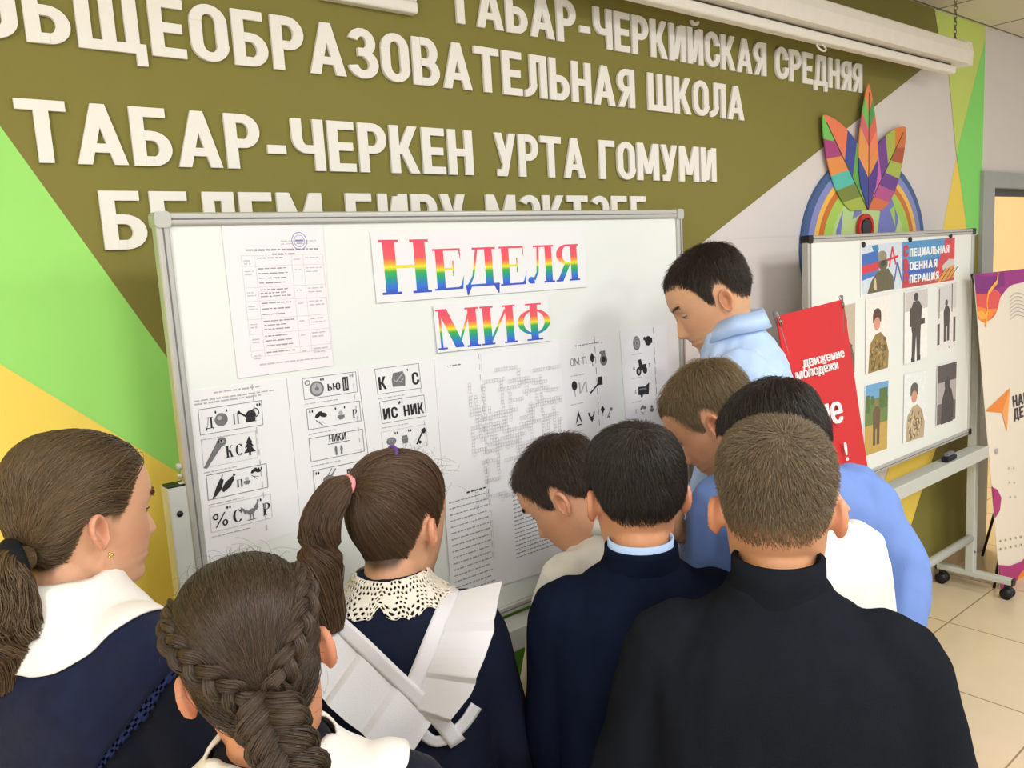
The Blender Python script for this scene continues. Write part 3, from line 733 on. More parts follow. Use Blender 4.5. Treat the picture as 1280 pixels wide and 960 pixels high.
# rainbow titles
mr_ = bpy.data.materials.new('rainbow_print'); mr_.use_nodes = True
N = mr_.node_tree.nodes; L = mr_.node_tree.links; b = N['Principled BSDF']; b.inputs['Roughness'].default_value = .7; b.inputs['Specular IOR Level'].default_value = .2
at = N.new('ShaderNodeAttribute'); at.attribute_name = 'height_in_letter'
cr = N.new('ShaderNodeValToRGB'); L.new(at.outputs['Fac'], cr.inputs['Fac']); L.new(cr.outputs['Color'], b.inputs['Base Color'])
STOPS = [(0.0, (66, 84, 190)), (.14, (62, 118, 208)), (.3, (44, 158, 132)), (.42, (74, 178, 74)), (.5, (236, 226, 60)), (.56, (246, 172, 60)), (.66, (238, 98, 100)), (1.0, (228, 84, 108))]
els = cr.color_ramp.elements; els[0].position = 0; els[0].color = (*lin(*STOPS[0][1]), 1); els[1].position = 1; els[1].color = (*lin(*STOPS[-1][1]), 1)
for p, c in STOPS[1:-1]: e = els.new(p); e.color = (*lin(*c), 1)


def title(quad, words, name, label):
    """title sheet; words: (text, pixel of left baseline end, pixel of right baseline end, cap height px at left as metres factor)"""
    s = Sheet(quad, M_paper, BY); vals = {}
    for txt, a, b_, top in words:
        (u0, w0), (u1, w1) = s.px(*a), s.px(*b_); h = w0 - s.px(*top)[1]
        for c, ps in word(txt, serif, 0, u1 - u0, 0, h, gap=.03):
            k0 = len(s.mb.v)
            s.draw([[(u0 + x, w0 + (w1 - w0) * x / (u1 - u0) - z) for x, z in q] for q in ps], mr_)
            for j, z in enumerate([p[1] for q in ps for p in (q if sum(q[i][0] * q[(i + 1) % len(q)][1] - q[(i + 1) % len(q)][0] * q[i][1] for i in range(len(q))) > 0 else q)]): pass
            vals[k0] = (len(s.mb.v), u0, w0, u1, w1, h)
    o = s.mb.build(name, origin=False); me = o.data
    att = me.attributes.new('height_in_letter', 'FLOAT', 'POINT')
    A = np.array([s.ux, s.wz]).T; Ai = np.linalg.inv(A)
    for k0, (k1, u0, w0, u1, w1, h) in vals.items():
        for i in range(k0, k1):
            co = me.vertices[i].co; u, w = Ai @ (np.array([co.x, co.z]) - s.o)
            att.data[i].value = (w0 + (w1 - w0) * (u - u0) / (u1 - u0) - w) / h
    recenter(o); return tag(o, label, 'paper sheet')


def subdiv_polys(ps, n=6):
    """cut tall polygons into slices so that a colour can change along their height"""
    out = []
    for q in ps:
        z0, z1 = min(p[1] for p in q), max(p[1] for p in q)
        if z1 - z0 < .12: out.append(q); continue
        k = max(2, int((z1 - z0) * 12))
        for i in range(k):
            a, c = z0 + (z1 - z0) * i / k, z0 + (z1 - z0) * (i + 1) / k; r = q
            for lim, sgn in ((a, 1), (c, -1)):
                o = []
                for p, t in zip(r, r[1:] + r[:1]):
                    ip, it = sgn * (p[1] - lim) >= -1e-9, sgn * (t[1] - lim) >= -1e-9
                    if ip: o.append(p)
                    if ip != it:
                        f = (lim - p[1]) / (t[1] - p[1]); o.append((p[0] + f * (t[0] - p[0]), lim))
                r = o
                if not r: break
            if len(r) >= 3: out.append(r)
    return out


_serif0 = serif
serif_plain = serif
serif = lambda ch, **kw: (subdiv_polys(_serif0(ch, **kw)[0]), _serif0(ch, **kw)[1])
title([(461.7, 290), (730.8, 283.6), (733, 358.6), (470, 379)], [('Н', (477.5, 369), (539, 365), (473, 300)), ('ЕДЕЛЯ', (543, 363.5), (724, 350), (539, 311.5))], 'title_sheet', 'long white sheet with large rainbow word НЕДЕЛЯ on the whiteboard')
title([(540, 382.5), (684.4, 370.8), (686.7, 425.8), (545.6, 441)], [('МИФ', (547, 437.5), (688, 423), (543.5, 387))], 'title_sheet', 'small white sheet with rainbow word МИФ under the long title sheet')
serif = serif_plain

# rebus pages
s = Sheet([(227, 490), (357.5, 472.5), (377, 662), (246, 705)], M_paper, BY)
s.text_lines(*[s.px(267, 491)[0], s.px(324, 484)[0]], *[s.px(267, 490)[1]] * 2, 1, M_lt, .003, 50, 0)
s.text_lines(s.px(242, 500)[0], s.px(350, 486)[0], s.px(242, 501)[1], s.px(242, 505)[1], 2, M_lt, .003, 51, .3)


def row(s, a, b, items, line=True, fr=True):
    u0, w0, u1, w1 = s.frame(a, b, M_grey if fr else M_lt, .0012 if fr else .0007)
    h = w1 - w0; w = u1 - u0
    for it in items:
        k, x, sz = it[0], it[1], it[2]
        if k in ICONS: s.icon(k, u0 + w * x, w0 + h * (.52 if len(it) < 4 else it[3]), h * sz, M_ink if k in ('can', 'tree', 'pepper', 'book', 'axe', 'leaf') else M_grey, M_lt)
        elif k == '"': s.draw([E_(u0 + w * x, w0 + h * .16, .0016, .003), E_(u0 + w * x + .0055, w0 + h * .16, .0016, .003)], M_ink)
        elif k == "'": s.draw([E_(u0 + w * x, w0 + h * .2, .0016, .003)], M_ink)
        else:
            _, x, sz, f, wd, mm = it; s.glyphs(k, u0 + w * x, u0 + w * (x + wd), w0 + h * .5 + h * sz / 2 + (h * .08), h * sz, mm, f)
    if line: s.text_lines(u0, u0 + w * .65, w1 + .008, w1 + .008, 1, M_lt, .002, int(w1 * 1000), .2)


row(s, (247, 512), (329, 531), [('Д', .1, .45, serif, .12, M_ink), ('ball', .34, .62), ("'", .26, 0), ("'", .43, 0), ('П', .52, .42, serif, .1, M_grey), ('can', .78, .85), ('"', .92, 0)])
row(s, (251, 550), (322, 572), [('saw', .22, .95), ('"', .3, 0), ('К', .42, .42, serif, .14, M_ink), ('С', .6, .42, serif, .13, M_ink), ('tree', .86, .75)], True, False)
row(s, (257, 594), (335, 609), [('pepper', .26, .95), ("'", .44, 0), ('П', .48, .3, serif, .1, M_ink), ('bowl', .65, .4), ('leaf', .8, .55, .3), ('"', .86, 0)])
row(s, (261, 634), (340, 647), [('%', .04, .55, glyph, .24, M_ink), ('"', .28, 0), ('С', .36, .5, serif, .15, M_ink), ('bird', .66, .85), ('"', .78, 0), ('Р', .85, .5, serif, .13, M_ink)], True, False)
for i in range(14): u, w = s.px(314 + i * 1.4, 480 + i * 13.5); s.draw([R(u, w, u + .0016, w + .012)], M_lt)
s.done('rebus_page', 'leftmost rebus page on the whiteboard, with watering can, saw and percent sign', 'paper sheet', 'rebus pages on the whiteboard')

s = Sheet([(357.8, 472.3), (446, 461), (468, 640), (377, 664)], M_paper, BY)
row(s, (377, 473), (446.5, 490), [('clock', .22, .9), ('"', .33, 0), ('ЬЮ', .44, .34, glyph, .24, M_ink), ('book', .78, .75), ('"', .88, 0)])
row(s, (382, 511), (451, 526), [('"', .06, 0), ('leaf', .24, .8), ('bowl', .62, .55), ("'", .53, 0), ("'", .7, 0), ('Р', .84, .42, serif, .09, M_ink)])
row(s, (385, 548), (455, 564), [('feet', .52, .5, .7)])
s.glyphs('НИКИ', s.px(411, 552)[0], s.px(432, 549)[0], s.px(411, 553)[1], .0165, M_ink, glyph, t=.15, bar=.1); u, w = s.px(409, 555); s.draw([R(u, w, u + .052, w + .0012)], M_ink)
row(s, (390, 588), (458, 602), [('"', .06, 0), ('pan', .28, .9), ('book', .68, .6), ('"', .8, 0)])
for i in range(12): u, w = s.px(439 + i * 1.5, 466 + i * 13.5); s.draw([R(u, w, u + .0014, w + .01)], M_lt)
s.done('rebus_page', 'second rebus page from the left, with pocket watch and bare feet', 'paper sheet', 'rebus pages on the whiteboard')

s = Sheet([(446.3, 461), (541, 449), (563, 622), (469, 641)], M_paper, BY)
row(s, (467, 461), (526, 485), [('К', .05, .5, glyph, .17, M_ink), ('sack', .5, .75), ("'", .72, 0), ('С', .8, .5, glyph, .16, M_ink)])
row(s, (473, 502), (532, 520), [('ИС', .05, .5, glyph, .32, M_ink), ("'", .42, 0), ('"', .44, 0), ('НИК', .5, .5, glyph, .46, M_ink)])
row(s, (475, 540), (534, 556), [('brain', .2, .6), ('"', .3, 0), ('barrel', .5, .45), ('"', .6, 0), ('axe', .84, .75)], True, False)
for i in range(12): u, w = s.px(521 + i * 1.5, 458 + i * 13.5); s.draw([R(u, w, u + .0014, w + .01)], M_lt)
s.done('rebus_page', 'third rebus page from the left, with К, С and ИС НИК', 'paper sheet', 'rebus pages on the whiteboard')

# crossword sheet
s = Sheet([(541.3, 449), (697.5, 427), (727, 700), (563.5, 750)], M_paper, BY)
s.text_lines(*[s.px(558, 458)[0], s.px(576, 456)[0]], *[s.px(558, 457)[1]] * 2, 1, M_grey, .0025, 60, 0)
rng = random.Random(4); cell = .008; cells = set()
u0, w0 = s.px(582, 466); u1, w1 = s.px(706, 604)
nx, nw = int((u1 - u0) / cell), int((w1 - w0) / cell)
for k in range(110):
    a, c_, ln = rng.randrange(nx), rng.randrange(nw), rng.randint(5, 12); hor = rng.random() < .5
    for j in range(ln):
        q = (a + j, c_) if hor else (a, c_ + j)
        if q[0] < nx and q[1] < nw: cells.add(q)
ps = []; t = .0006
for i, j in cells:
    u, w = u0 + i * cell, w0 + j * cell; ps += [R(u, w, u + cell, w + t), R(u, w + cell - t, u + cell, w + cell), R(u, w, u + t, w + cell), R(u + cell - t, w, u + cell, w + cell)]
s.draw(ps, M_lt)
ua, wa = s.px(560, 632); ub, wb = s.px(634, 715); s.text_lines(s.px(582, 617)[0], s.px(606, 612)[0], wa - .022, wa - .022, 1, M_ink, .004, 61, 0)
s.text_lines(ua, s.px(612, 640)[0], wa - .008, wb + .02, 17, M_lt2, .003, 62, .12)
s.text_lines(s.px(638, 600)[0], s.px(700, 600)[0], s.px(640, 604)[1], s.px(650, 694)[1], 19, M_lt2, .003, 63, .15)
for i in range(20): u, w = s.px(596.5 + i * .9, 442 + i * 13); s.draw([R(u, w, u + .0016, w + .014)], M_lt); s.draw([R(u + .006, w, u + .0066, w + .02)], M_lt)
s.done('crossword_sheet', 'big white sheet with crossword grid and columns of clues, middle of the whiteboard', 'paper sheet')

s = Sheet([(698, 426), (764.5, 416.5), (781, 612), (716, 632)], M_paper, BY)
s.text_lines(*[s.px(718, 432)[0], s.px(752, 427)[0]], *[s.px(718, 432)[1]] * 2, 1, M_grey, .0025, 70, 0)
u, w = s.px(713, 458); v_ = s.px(733, 455); s.glyphs('ОМ-П', u, v_[0], w, .02, M_grey, glyph, t=.12, bar=.1); s.icon('diamond', *s.px(740, 449), .036, M_ink); s.icon('vase', *s.px(754, 448), .042, M_grey, M_ink)
s.icon('balloon', *s.px(718, 486), .042, M_ink); u, w = s.px(724, 492); s.glyphs('И', u, s.px(734, 490)[0], w, .03, M_lt, glyph, t=.12); s.icon('knife', *s.px(745, 482), .05, M_ink)
s.icon('shield', *s.px(723, 522), .042, M_ink); s.icon('horns', *s.px(739, 517), .042, M_ink); s.icon('diamond', *s.px(753, 513), .028, M_ink); s.icon('axe', *s.px(761, 516), .03, M_grey)
for yy in (470, 506, 541): (u, w) = s.px(713, yy); s.text_lines(u, u + .05, w, w, 1, M_lt, .002, yy, .1)
for i in range(9): u, w = s.px(742 + i * .75, 420 + i * 13); s.draw([R(u, w, u + .0014, w + .018)], M_ink)
s.done('rebus_page', 'rebus page right of the crossword, with dark diamonds and knife', 'paper sheet', 'rebus pages on the whiteboard')
s = Sheet([(774, 413), (832, 405), (843, 592), (787, 606)], M_paper, BY)
s.icon('disc', *s.px(795, 429), .042, M_grey, M_lt); s.icon('pot', *s.px(809, 426), .038, M_ink); s.icon('tractor', *s.px(801, 459), .048, M_ink, M_lt); s.icon('car', *s.px(804, 487), .05, M_ink, M_grey)
u, w = s.px(791, 463); s.glyphs('П', u, u + .006, w, .009, M_ink); u, w = s.px(810, 459); s.glyphs('Т', u, u + .007, w, .011, M_grey); u, w = s.px(793, 492); s.glyphs('С', u, u + .006, w, .009, M_grey)
s.icon('leaf', *s.px(803, 512), .034, M_grey); s.icon('bowl', *s.px(814, 510), .026, M_grey); u, w = s.px(794, 517); s.glyphs('Г', u, u + .006, w, .012, M_grey)
for yy in (443, 473, 503): (u, w) = s.px(789, yy); s.text_lines(u, u + .045, w, w, 1, M_lt, .002, yy, .1)
for i in range(8): u, w = s.px(815.5 + i * .6, 409 + i * 12.5); s.draw([R(u, w, u + .0012, w + .02)], M_ink)
s.done('rebus_page', 'rightmost rebus page on the whiteboard, with tractor and car drawings', 'paper sheet', 'rebus pages on the whiteboard')

# ------------------------------------------------------------------ second board with photographs
cx0, cz1 = XZ(1008, 295, B2Y); cx1 = XZ(1217, 288, B2Y)[0]; cz0 = XZ(1211, 542, B2Y)[1]
p2x = XZ(1217, 500, B2Y + .02)[0]
bd2 = board('mobile_whiteboard', 'whiteboard on castors carrying soldier photographs and a flag banner', cx0, cx1, cz0, cz1, B2Y, M_black, [(cx0 + .12, cz1 - .3, .04), (p2x, cz1 - .25, .042)], (B2Y - .175, WY - .03), cz0 - .06)
mb = MB(); x, z = XZ(1185, 563, B2Y - .04); mb.rbox(x - .045, x + .045, B2Y - .06, B2Y - .03, cz0 - .058, cz0 - .035, M_black, .006, 'x'); mb.rbox(x - .03, x + .03, B2Y - .055, B2Y - .035, cz0 - .035, cz0 - .02, M_grey, .004, 'x')
tag(mb.build('board_eraser'), 'small black board eraser lying in the photo board tray', 'eraser')

pc = lambda r, g, b_: mat('print_%d_%d_%d' % (r, g, b_), (r, g, b_), .45, .35, noise=.16, nscale=60)
SIL = {  # figure outlines in a unit box (x 0..1, z 0..1 from the bottom)
    'bust': [('cloth', [[(.1, 0), (.92, 0), (.95, .22), (.82, .42), (.6, .52), (.38, .5), (.16, .38)]]), ('hat', [E_(.45, .76, .17, .09), R(.28, .66, .62, .76)]), ('skin', [E_(.45, .64, .13, .09)])],
    'stand': [('cloth', [[(.3, .42), (.68, .42), (.74, .75), (.6, .84), (.36, .84), (.24, .72)], [(.3, .06), (.44, .06), (.5, .45), (.32, .45)], [(.52, .06), (.66, .06), (.68, .45), (.48, .45)], R(.22, .5, .3, .76), R(.68, .5, .86, .58)]), ('hat', [E_(.48, .9, .1, .06)]), ('boot', [R(.28, .0, .44, .07), R(.52, .0, .68, .07)])],
    'small': [('cloth', [[(.36, .35), (.64, .35), (.66, .6), (.56, .66), (.42, .66), (.34, .58)], R(.36, .12, .47, .38), R(.52, .12, .64, .38)]), ('hat', [E_(.48, .71, .07, .05)])],
    'back': [('cloth', [[(.22, 0), (.84, 0), (.86, .35), (.74, .55), (.56, .62), (.4, .58), (.26, .4)], E_(.52, .66, .14, .12)])],
}


def photo(quad, bg, fig, cols, label):
    s = Sheet(quad, M_paper, B2Y); w, h = s.W_, s.H_; m = .004
    bw = [(c, z0, z1) for c, z0, z1 in bg]
    for c, z0, z1 in bw: s.draw([R(m, h * (1 - z1) + m * (z1 > .99), w - m, h * (1 - z0) - m * (z0 < .01))], pc(*c))
    rng = random.Random(label)
    for key, polys in SIL[fig]:
        s.draw([[(x * w, h * (1 - z)) for x, z in q] for q in polys], pc(*cols[key]))
        if key == 'cloth' and 'camo' in cols:
            x0, x1 = min(p[0] for q in polys for p in q), max(p[0] for q in polys for p in q); z1 = max(p[1] for p in polys[0])
            s.draw([E_(w * rng.uniform(x0 + .12, x1 - .12), h * (1 - rng.uniform(.04, z1 - .1)), w * .06, h * .018, 7, rng.uniform(0, 3)) for _ in range(34)], pc(*cols['camo'])); s.draw([E_(w * rng.uniform(x0 + .12, x1 - .12), h * (1 - rng.uniform(.04, z1 - .1)), w * .05, h * .014, 6, rng.uniform(0, 3)) for _ in range(20)], pc(*[min(255, int(c * 1.22)) for c in cols['cloth']]))
    if cols.get('extra'): s.draw([R(x0 * w, h * (1 - z1), x1 * w, h * (1 - z0)) for x0, z0, x1, z1 in cols['extra'][1]], pc(*cols['extra'][0]))
    if 'face' in cols: s.draw([[(x * w, h * (1 - z)) for x, z in q] for q in ([E_(.45, .66, .1, .085)])], pc(*cols['face']))
    return s.done('soldier_photo', label, 'photograph', 'soldier photographs on the second board')


photo([(1081.5, 374), (1112, 368), (1112, 460), (1081, 468)], [((240, 232, 224), 0, 1)], 'bust', dict(cloth=(150, 124, 72), camo=(104, 92, 52), skin=(214, 150, 124), hat=(92, 62, 52)), 'photo of a soldier in tan camouflage and a brown knitted cap')
photo([(1129.5, 365), (1159, 359), (1157, 448), (1129, 456)], [((244, 240, 236), 0, .72), ((206, 200, 196), .72, 1)], 'stand', dict(cloth=(84, 74, 66), hat=(78, 68, 60), boot=(64, 56, 50)), 'photo of a soldier in dark uniform standing full length on snow')
photo([(1171, 357.5), (1196, 351.5), (1194, 433), (1170, 440.5)], [((232, 228, 224), 0, .6), ((214, 210, 208), .6, 1)], 'small', dict(cloth=(84, 76, 72), hat=(92, 82, 76), extra=((96, 86, 80), [(.04, .1, .16, .42), (.84, .08, .95, .46), (.62, .0, .66, .02), (.1, .5, .14, .95), (.74, .55, .78, .98)])), 'photo of a small soldier figure between dark trees on snow')
photo([(1080.5, 481), (1110.5, 474), (1109.5, 564), (1079, 572)], [((196, 164, 88), 0, .42), ((112, 134, 76), .42, .78), ((112, 164, 206), .78, 1)], 'small', dict(cloth=(112, 88, 64), hat=(150, 120, 92), extra=((92, 116, 62), [(.04, .6, .2, .84), (.6, .62, .95, .9), (.25, .7, .36, .82)])), 'photo of a soldier in a yellow field under blue sky')
photo([(1129.5, 468), (1157.5, 462), (1155.5, 546), (1128, 554)], [((232, 236, 234), 0, 1)], 'bust', dict(cloth=(186, 166, 132), camo=(120, 104, 84), skin=(208, 148, 128), hat=(96, 96, 88)), 'photo of a soldier in light camouflage and a grey helmet')
photo([(1170.5, 457), (1195, 450.5), (1193, 525), (1169, 533)], [((110, 100, 96), 0, .35), ((180, 170, 166), .35, .7), ((92, 84, 80), .7, 1)], 'back', dict(cloth=(76, 70, 68)), 'dark photo of a soldier silhouette seen from behind')
photo([(1040, 384), (1069.5, 377), (1069.5, 468), (1040, 476)], [((196, 180, 160), 0, 1)], 'bust', dict(cloth=(110, 98, 78), camo=(80, 70, 52), skin=(200, 150, 126), hat=(80, 74, 66)), 'photo half covered by the red banner on the second board')

s = Sheet([(1075, 305.5), (1194, 295.5), (1193.5, 352.5), (1075, 371)], M_paper, B2Y, .001)
w, h = s.W_, s.H_
q = lambda pts: [[(x * w, z * h) for x, z in pts]]
s.draw(q([(.01, .02), (.99, .02), (.99, .97), (.01, .97)]), pc(206, 216, 228))
s.draw(q([(.4, .02), (.99, .02), (.99, .97), (.4, .97)]), pc(84, 148, 196)); s.draw(q([(.42, .5), (.85, .4), (.78, .75), (.42, .8)]), pc(70, 104, 182)); s.draw(q([(.4, .85), (.99, .78), (.99, .97), (.4, .97)]), pc(190, 74, 76))
s.draw(q([(.88, .02), (.99, .02), (.99, .97), (.7, .97), (.8, .5)]), pc(206, 74, 78)); s.draw(q([(.84, .62), (.92, .48), (.99, .5), (.99, .7), (.86, .76)]), pc(206, 198, 190))
s.draw(q([(.76, .9), (.9, .68), (.99, .62), (.99, .9), (.8, .97)]), pc(222, 152, 72)); s.draw([LINE(w * (.78 + .05 * i), h * .95, w * (.88 + .05 * i), h * .68, .004) for i in range(4)], pc(50, 40, 36))
s.draw(q([(.01, .2), (.16, .14), (.17, .36), (.01, .42)]), pc(66, 108, 186)); s.draw(q([(.01, .42), (.17, .36), (.17, .52), (.01, .58)]), pc(206, 66, 72)); s.draw(q([(.01, .58), (.17, .52), (.16, .62), (.01, .7)]), pc(84, 120, 190)); s.draw(q([(.1, .05), (.16, .03), (.17, .14), (.12, .16)]), pc(70, 130, 170))
s.draw([LINE(w * .3, h * .1, w * .27, h * .5, .012), LINE(w * .3, h * .1, w * .335, h * .46, .012), LINE(w * .24, h * .36, w * .36, h * .3, .01)], pc(206, 62, 66))
s.draw([LINE(w * .35, h * .42, w * .32, h * .8, .01), LINE(w * .35, h * .42, w * .4, h * .82, .01)], pc(76, 92, 160))
s.draw(q([(.06, .97), (.1, .72), (.16, .55), (.26, .52), (.31, .7), (.32, .95)]) + [[(x * w, z * h) for x, z in E_(.21, .42, .045, .13)]], pc(104, 96, 68)); s.draw([[(x * w, z * h) for x, z in E_(.2, .26, .045, .1)]], pc(150, 138, 112)); s.draw([[(x * w, z * h) for x, z in E_(.21, .4, .025, .06)]], pc(72, 62, 48)); s.draw(q([(.12, .7), (.14, .68), (.15, .9), (.12, .92)]), pc(206, 190, 150))
mred, mwh = pc(206, 52, 62), pc(240, 240, 240)
for i, (first, rest, uu, z0) in enumerate((('С', 'ПЕЦИАЛЬНАЯ', .92, .34), ('В', 'ОЕННАЯ', .78, .62), ('О', 'ПЕРАЦИЯ', .8, .89))):
    s.glyphs(first, w * .41, w * .465, h * z0, h * .25, mred, glyph, t=.26, bar=.2); s.glyphs(rest, w * .475, w * uu, h * z0, h * .17, mwh, glyph, t=.22, bar=.18)
s.done('flag_banner', 'wide blue and red banner reading СПЕЦИАЛЬНАЯ ВОЕННАЯ ОПЕРАЦИЯ on the second board', 'banner')
for (x, y), lb in (((1078, 306), 'black magnet at the upper left corner of the flag banner'), ((1136.5, 299.5), 'black magnet on the middle of the flag banner top edge'), ((1187, 295), 'black magnet at the upper right corner of the flag banner')):
    x, z = XZ(x, y, B2Y); mb = MB(); mb.tube([(x, B2Y - .0012, z), (x, B2Y - .007, z), (x, B2Y - .009, z)], [.011, .011, .008], M_black, 14); tag(mb.build('magnet'), lb, 'magnet', 'black magnets on the second board')


# ------------------------------------------------------------------ stand-up banners
def panel(tl, tr, br, bl, m):
    """tilted rectangle with thickness from four corners; returns MB and a map (u, w) -> point"""
    tl, tr, br, bl = map(np.array, (tl, tr, br, bl)); n = np.cross(tr - tl, bl - tl); n /= np.linalg.norm(n)
    if n[1] > 0: n = -n
    mb = MB(); b_ = -n * .003
    mb.add([tl, tr, br, bl, tl + b_, tr + b_, br + b_, bl + b_], [(3, 2, 1, 0), (4, 5, 6, 7), (0, 1, 5, 4), (1, 2, 6, 5), (2, 3, 7, 6), (3, 0, 4, 7)], m)
    f = lambda u, w, k=1: (tl * (1 - u) + tr * u) * (1 - w) + (bl * (1 - u) + br * u) * w + n * (.0005 * k)
    f.k = 1

    def put(polys, mm):
        f.k += .25
        for q_ in polys: mb.add([f(u, w, f.k) for u, w in q_], [tuple(range(len(q_)))], mm); f.k += .004
    return mb, f, put, n


# red youth banner: turned and leaning back
M_red = mat('banner_red_vinyl', (200, 26, 30), .5, .25, noise=.03, nscale=5)
M_white = mat('banner_white_print', (246, 240, 238), .5, .3)
rtp = C(1054, 374, 2.7); dirv = np.array([math.sin(math.radians(76)), math.cos(math.radians(76)), 0.0]); nrm = np.array([dirv[1], -dirv[0], 0.0])
ltp = rtp - dirv * .66; down = np.array([0, 0, -1.0]) + nrm * .14
Lb = 1.52; rbt = rtp + down * Lb; lbt = ltp + down * Lb
rb = empty('red_banner', (rbt + lbt) / 2 * np.array([1, 1, 0]), 'red stand-up banner with white words ДВИЖЕНИЕ МОЛОДЁЖИ behind the tall boy', 'banner')
mb, f, put, n = panel(ltp, rtp, rbt, lbt, M_red)


def inv(x, y):
    """banner coordinates of a photo point"""
    d = ray(x, y); A = np.array([rtp - ltp, lbt - ltp, -d]).T; return np.linalg.solve(A, CAM - ltp)[:2]


def ftext(txt, a, b_, h, x0h=None, bold=.03):
    """words whose baseline runs from photo point a to b_"""
    (u0, w0), (u1, w1) = inv(*a), inv(*b_); ps = font_polys(txt); ps = [[(x + k_ * bold, z) for x, z in q_] for k_ in (0, 1, 2, 3) for q_ in ps]; wmx = max(p[0] for q_ in ps for p in q_)
    put([[(u0 + (u1 - u0) * x / wmx, w0 + (w1 - w0) * x / wmx - z * h / Lb) for x, z in q_] for q_ in ps], M_white)


ftext('движение', (1003, 460), (1055, 446), .038, bold=.014)
ftext('молодёжи', (993, 475.5), (1046, 461), .038, bold=.014)
ftext('первые', (930, 561), (1051.5, 527), .118, bold=.018)
ftext('!', (1053.5, 576), (1057, 575), .08, bold=.018)
mb.build('vinyl_sheet', rb)
mb = MB(); mid = (rtp + ltp) / 2; back = np.array([0, 0, 0]) - n * .02
mb.tube([rtp + back * .3 + [0, 0, .012], lbt + back, ], .006, M_grey, 8); mb.tube([ltp + back * .3 + [0, 0, .012], rbt + back], .006, M_grey, 8); ft = (rbt + lbt) / 2 - nrm * .42; ft[2] = .008; mb.tube([mid + down * .75 + back, ft], .006, M_grey, 8); mb.build('support_rod', rb)
for e in (rtp, ltp):
    mb = MB(); c = e + n * .004 + dirv * (-.018 if e is rtp else .018) + np.array([0, 0, -.018]); s_ = np.cross(dirv, n)
    mb.tube([c + dirv * .009 * math.cos(t) + s_ * .009 * math.sin(t) for t in np.linspace(0, 2 * PI, 14)], .0026, M_steel, 6, cap=False); mb.tube([c + [0, 0, .0], c + [0, 0, .03] - n * .012], .003, M_post, 6); mb.build('eyelet', rb)

# cream navigators banner at the right edge
M_crm = mat('banner_cream_vinyl', (238, 226, 208), .45, .35, noise=.02, nscale=5)
g = FL(1250.5, 737); nb_l = g; tl_ = W(1217.5, 343, float(g[1]) + .04)
dv = np.array([math.cos(math.radians(-4)), math.sin(math.radians(-4)), 0]); wd_ = .8
tr_ = tl_ + dv * wd_; br_2 = nb_l + dv * wd_
nb_ = empty('cream_banner', (nb_l + br_2) / 2 * np.array([1, 1, 0]), 'cream stand-up banner with orange paper plane and magenta shapes by the doorway', 'banner')
mb, f, put, n = panel(tl_, tr_, br_2, nb_l, M_crm)
Hb = np.linalg.norm(nb_l - tl_)


def inv2(x, y):
    d = ray(x, y); A = np.array([tr_ - tl_, nb_l - tl_, -d]).T; return tuple(np.linalg.solve(A, CAM - tl_)[:2])


pm = lambda nm, c: mat('banner_' + nm, c, .45, .35, noise=.03)
PX = lambda pts: [[inv2(*p) for p in pts]][0][::-1]
mg, orr = pm('magenta', (176, 44, 116)), pm('orange', (240, 138, 46))
U0 = 0.0
ccw = lambda q_: q_ if sum(q_[i][0] * q_[(i + 1) % len(q_)][1] - q_[(i + 1) % len(q_)][0] * q_[i][1] for i in range(len(q_))) < 0 else q_[::-1]


def strips(top, bot, m_, n=28):
    """area between two smooth curves given as (u, w) points over the same u range"""
    u0, u1 = top[0][0], top[-1][0]; us = np.linspace(u0, u1, n + 1); T, B = spline(top, 80), spline(bot, 80)
    tw, bw_ = np.interp(us, T[:, 0], T[:, 1]), np.interp(us, B[:, 0], B[:, 1])
    put([ccw([(us[i], tw[i]), (us[i + 1], tw[i + 1]), (us[i + 1], bw_[i + 1]), (us[i], bw_[i])]) for i in range(n)], m_)


K = lambda *pts: [inv2(*p_) for p_ in pts]
q0, q1 = inv2(1217.5, 343), inv2(1280, 338)
strips([(0, 0), (.5, 0), (1, 0)], [(0, K((1219, 384))[0][1]), K((1238, 384))[0], K((1250, 372))[0], K((1262, 358))[0], K((1278, 353))[0], (1, .03)], pm('purple', (158, 40, 128)))
strips([(0, 0), (.2, .012), (.36, .0)], [(0, K((1219, 368))[0][1]), K((1235, 366))[0], K((1252, 358))[0]], pm('plum', (128, 36, 120)))
strips([(0, K((1219, 367))[0][1]), K((1232, 367))[0], K((1244, 362))[0], K((1251, 368))[0]], [(0, K((1220, 396))[0][1]), K((1232, 402))[0], K((1244, 393))[0], K((1251, 369))[0]], pm('coral', (226, 84, 78)))
strips([(0, K((1219, 383))[0][1]), K((1234, 386))[0], K((1247, 386))[0]], [(0, K((1220, 398))[0][1]), K((1232, 403))[0], K((1247, 387))[0]], orr)
for i in range(7):
    c0 = K((1262, 372 + 4.6 * i), (1271, 366 + 4.6 * i), (1284, 370 + 4.6 * i)); sp_l = spline(c0, 9); put([ccw(q_) for q_ in PATH([tuple(p_) for p_ in sp_l], .002)], M_lt)
put([ccw(PATH([inv2(*p_) for p_ in ((1247, 340), (1246, 352), (1235, 366), (1233, 378), (1234, 390), (1231, 396), (1224, 397), (1222, 392), (1228, 391), (1233, 398), (1231, 408))], .012)[i]) for i in range(10)], pm('orange_line', (250, 176, 60)))
put([ccw([inv2(*p_) for p_ in ((1231, 514), (1262, 485), (1258, 540), (1252, 516))])], orr)
put([ccw([inv2(*p_) for p_ in ((1252, 516), (1262, 485), (1258, 540))])], pm('light_orange', (246, 170, 96)))


def btext(txt, a, h, m_):
    u0, w0 = inv2(*a); ps = [q_ for _, pp in word(txt, glyph, 0, .07 * len(txt), 0, 1, t=.2) for q_ in pp]
    put([ccw([(u0 + x, w0 - z * h / Hb + 0 * x) for x, z in q_]) for q_ in ps], m_)


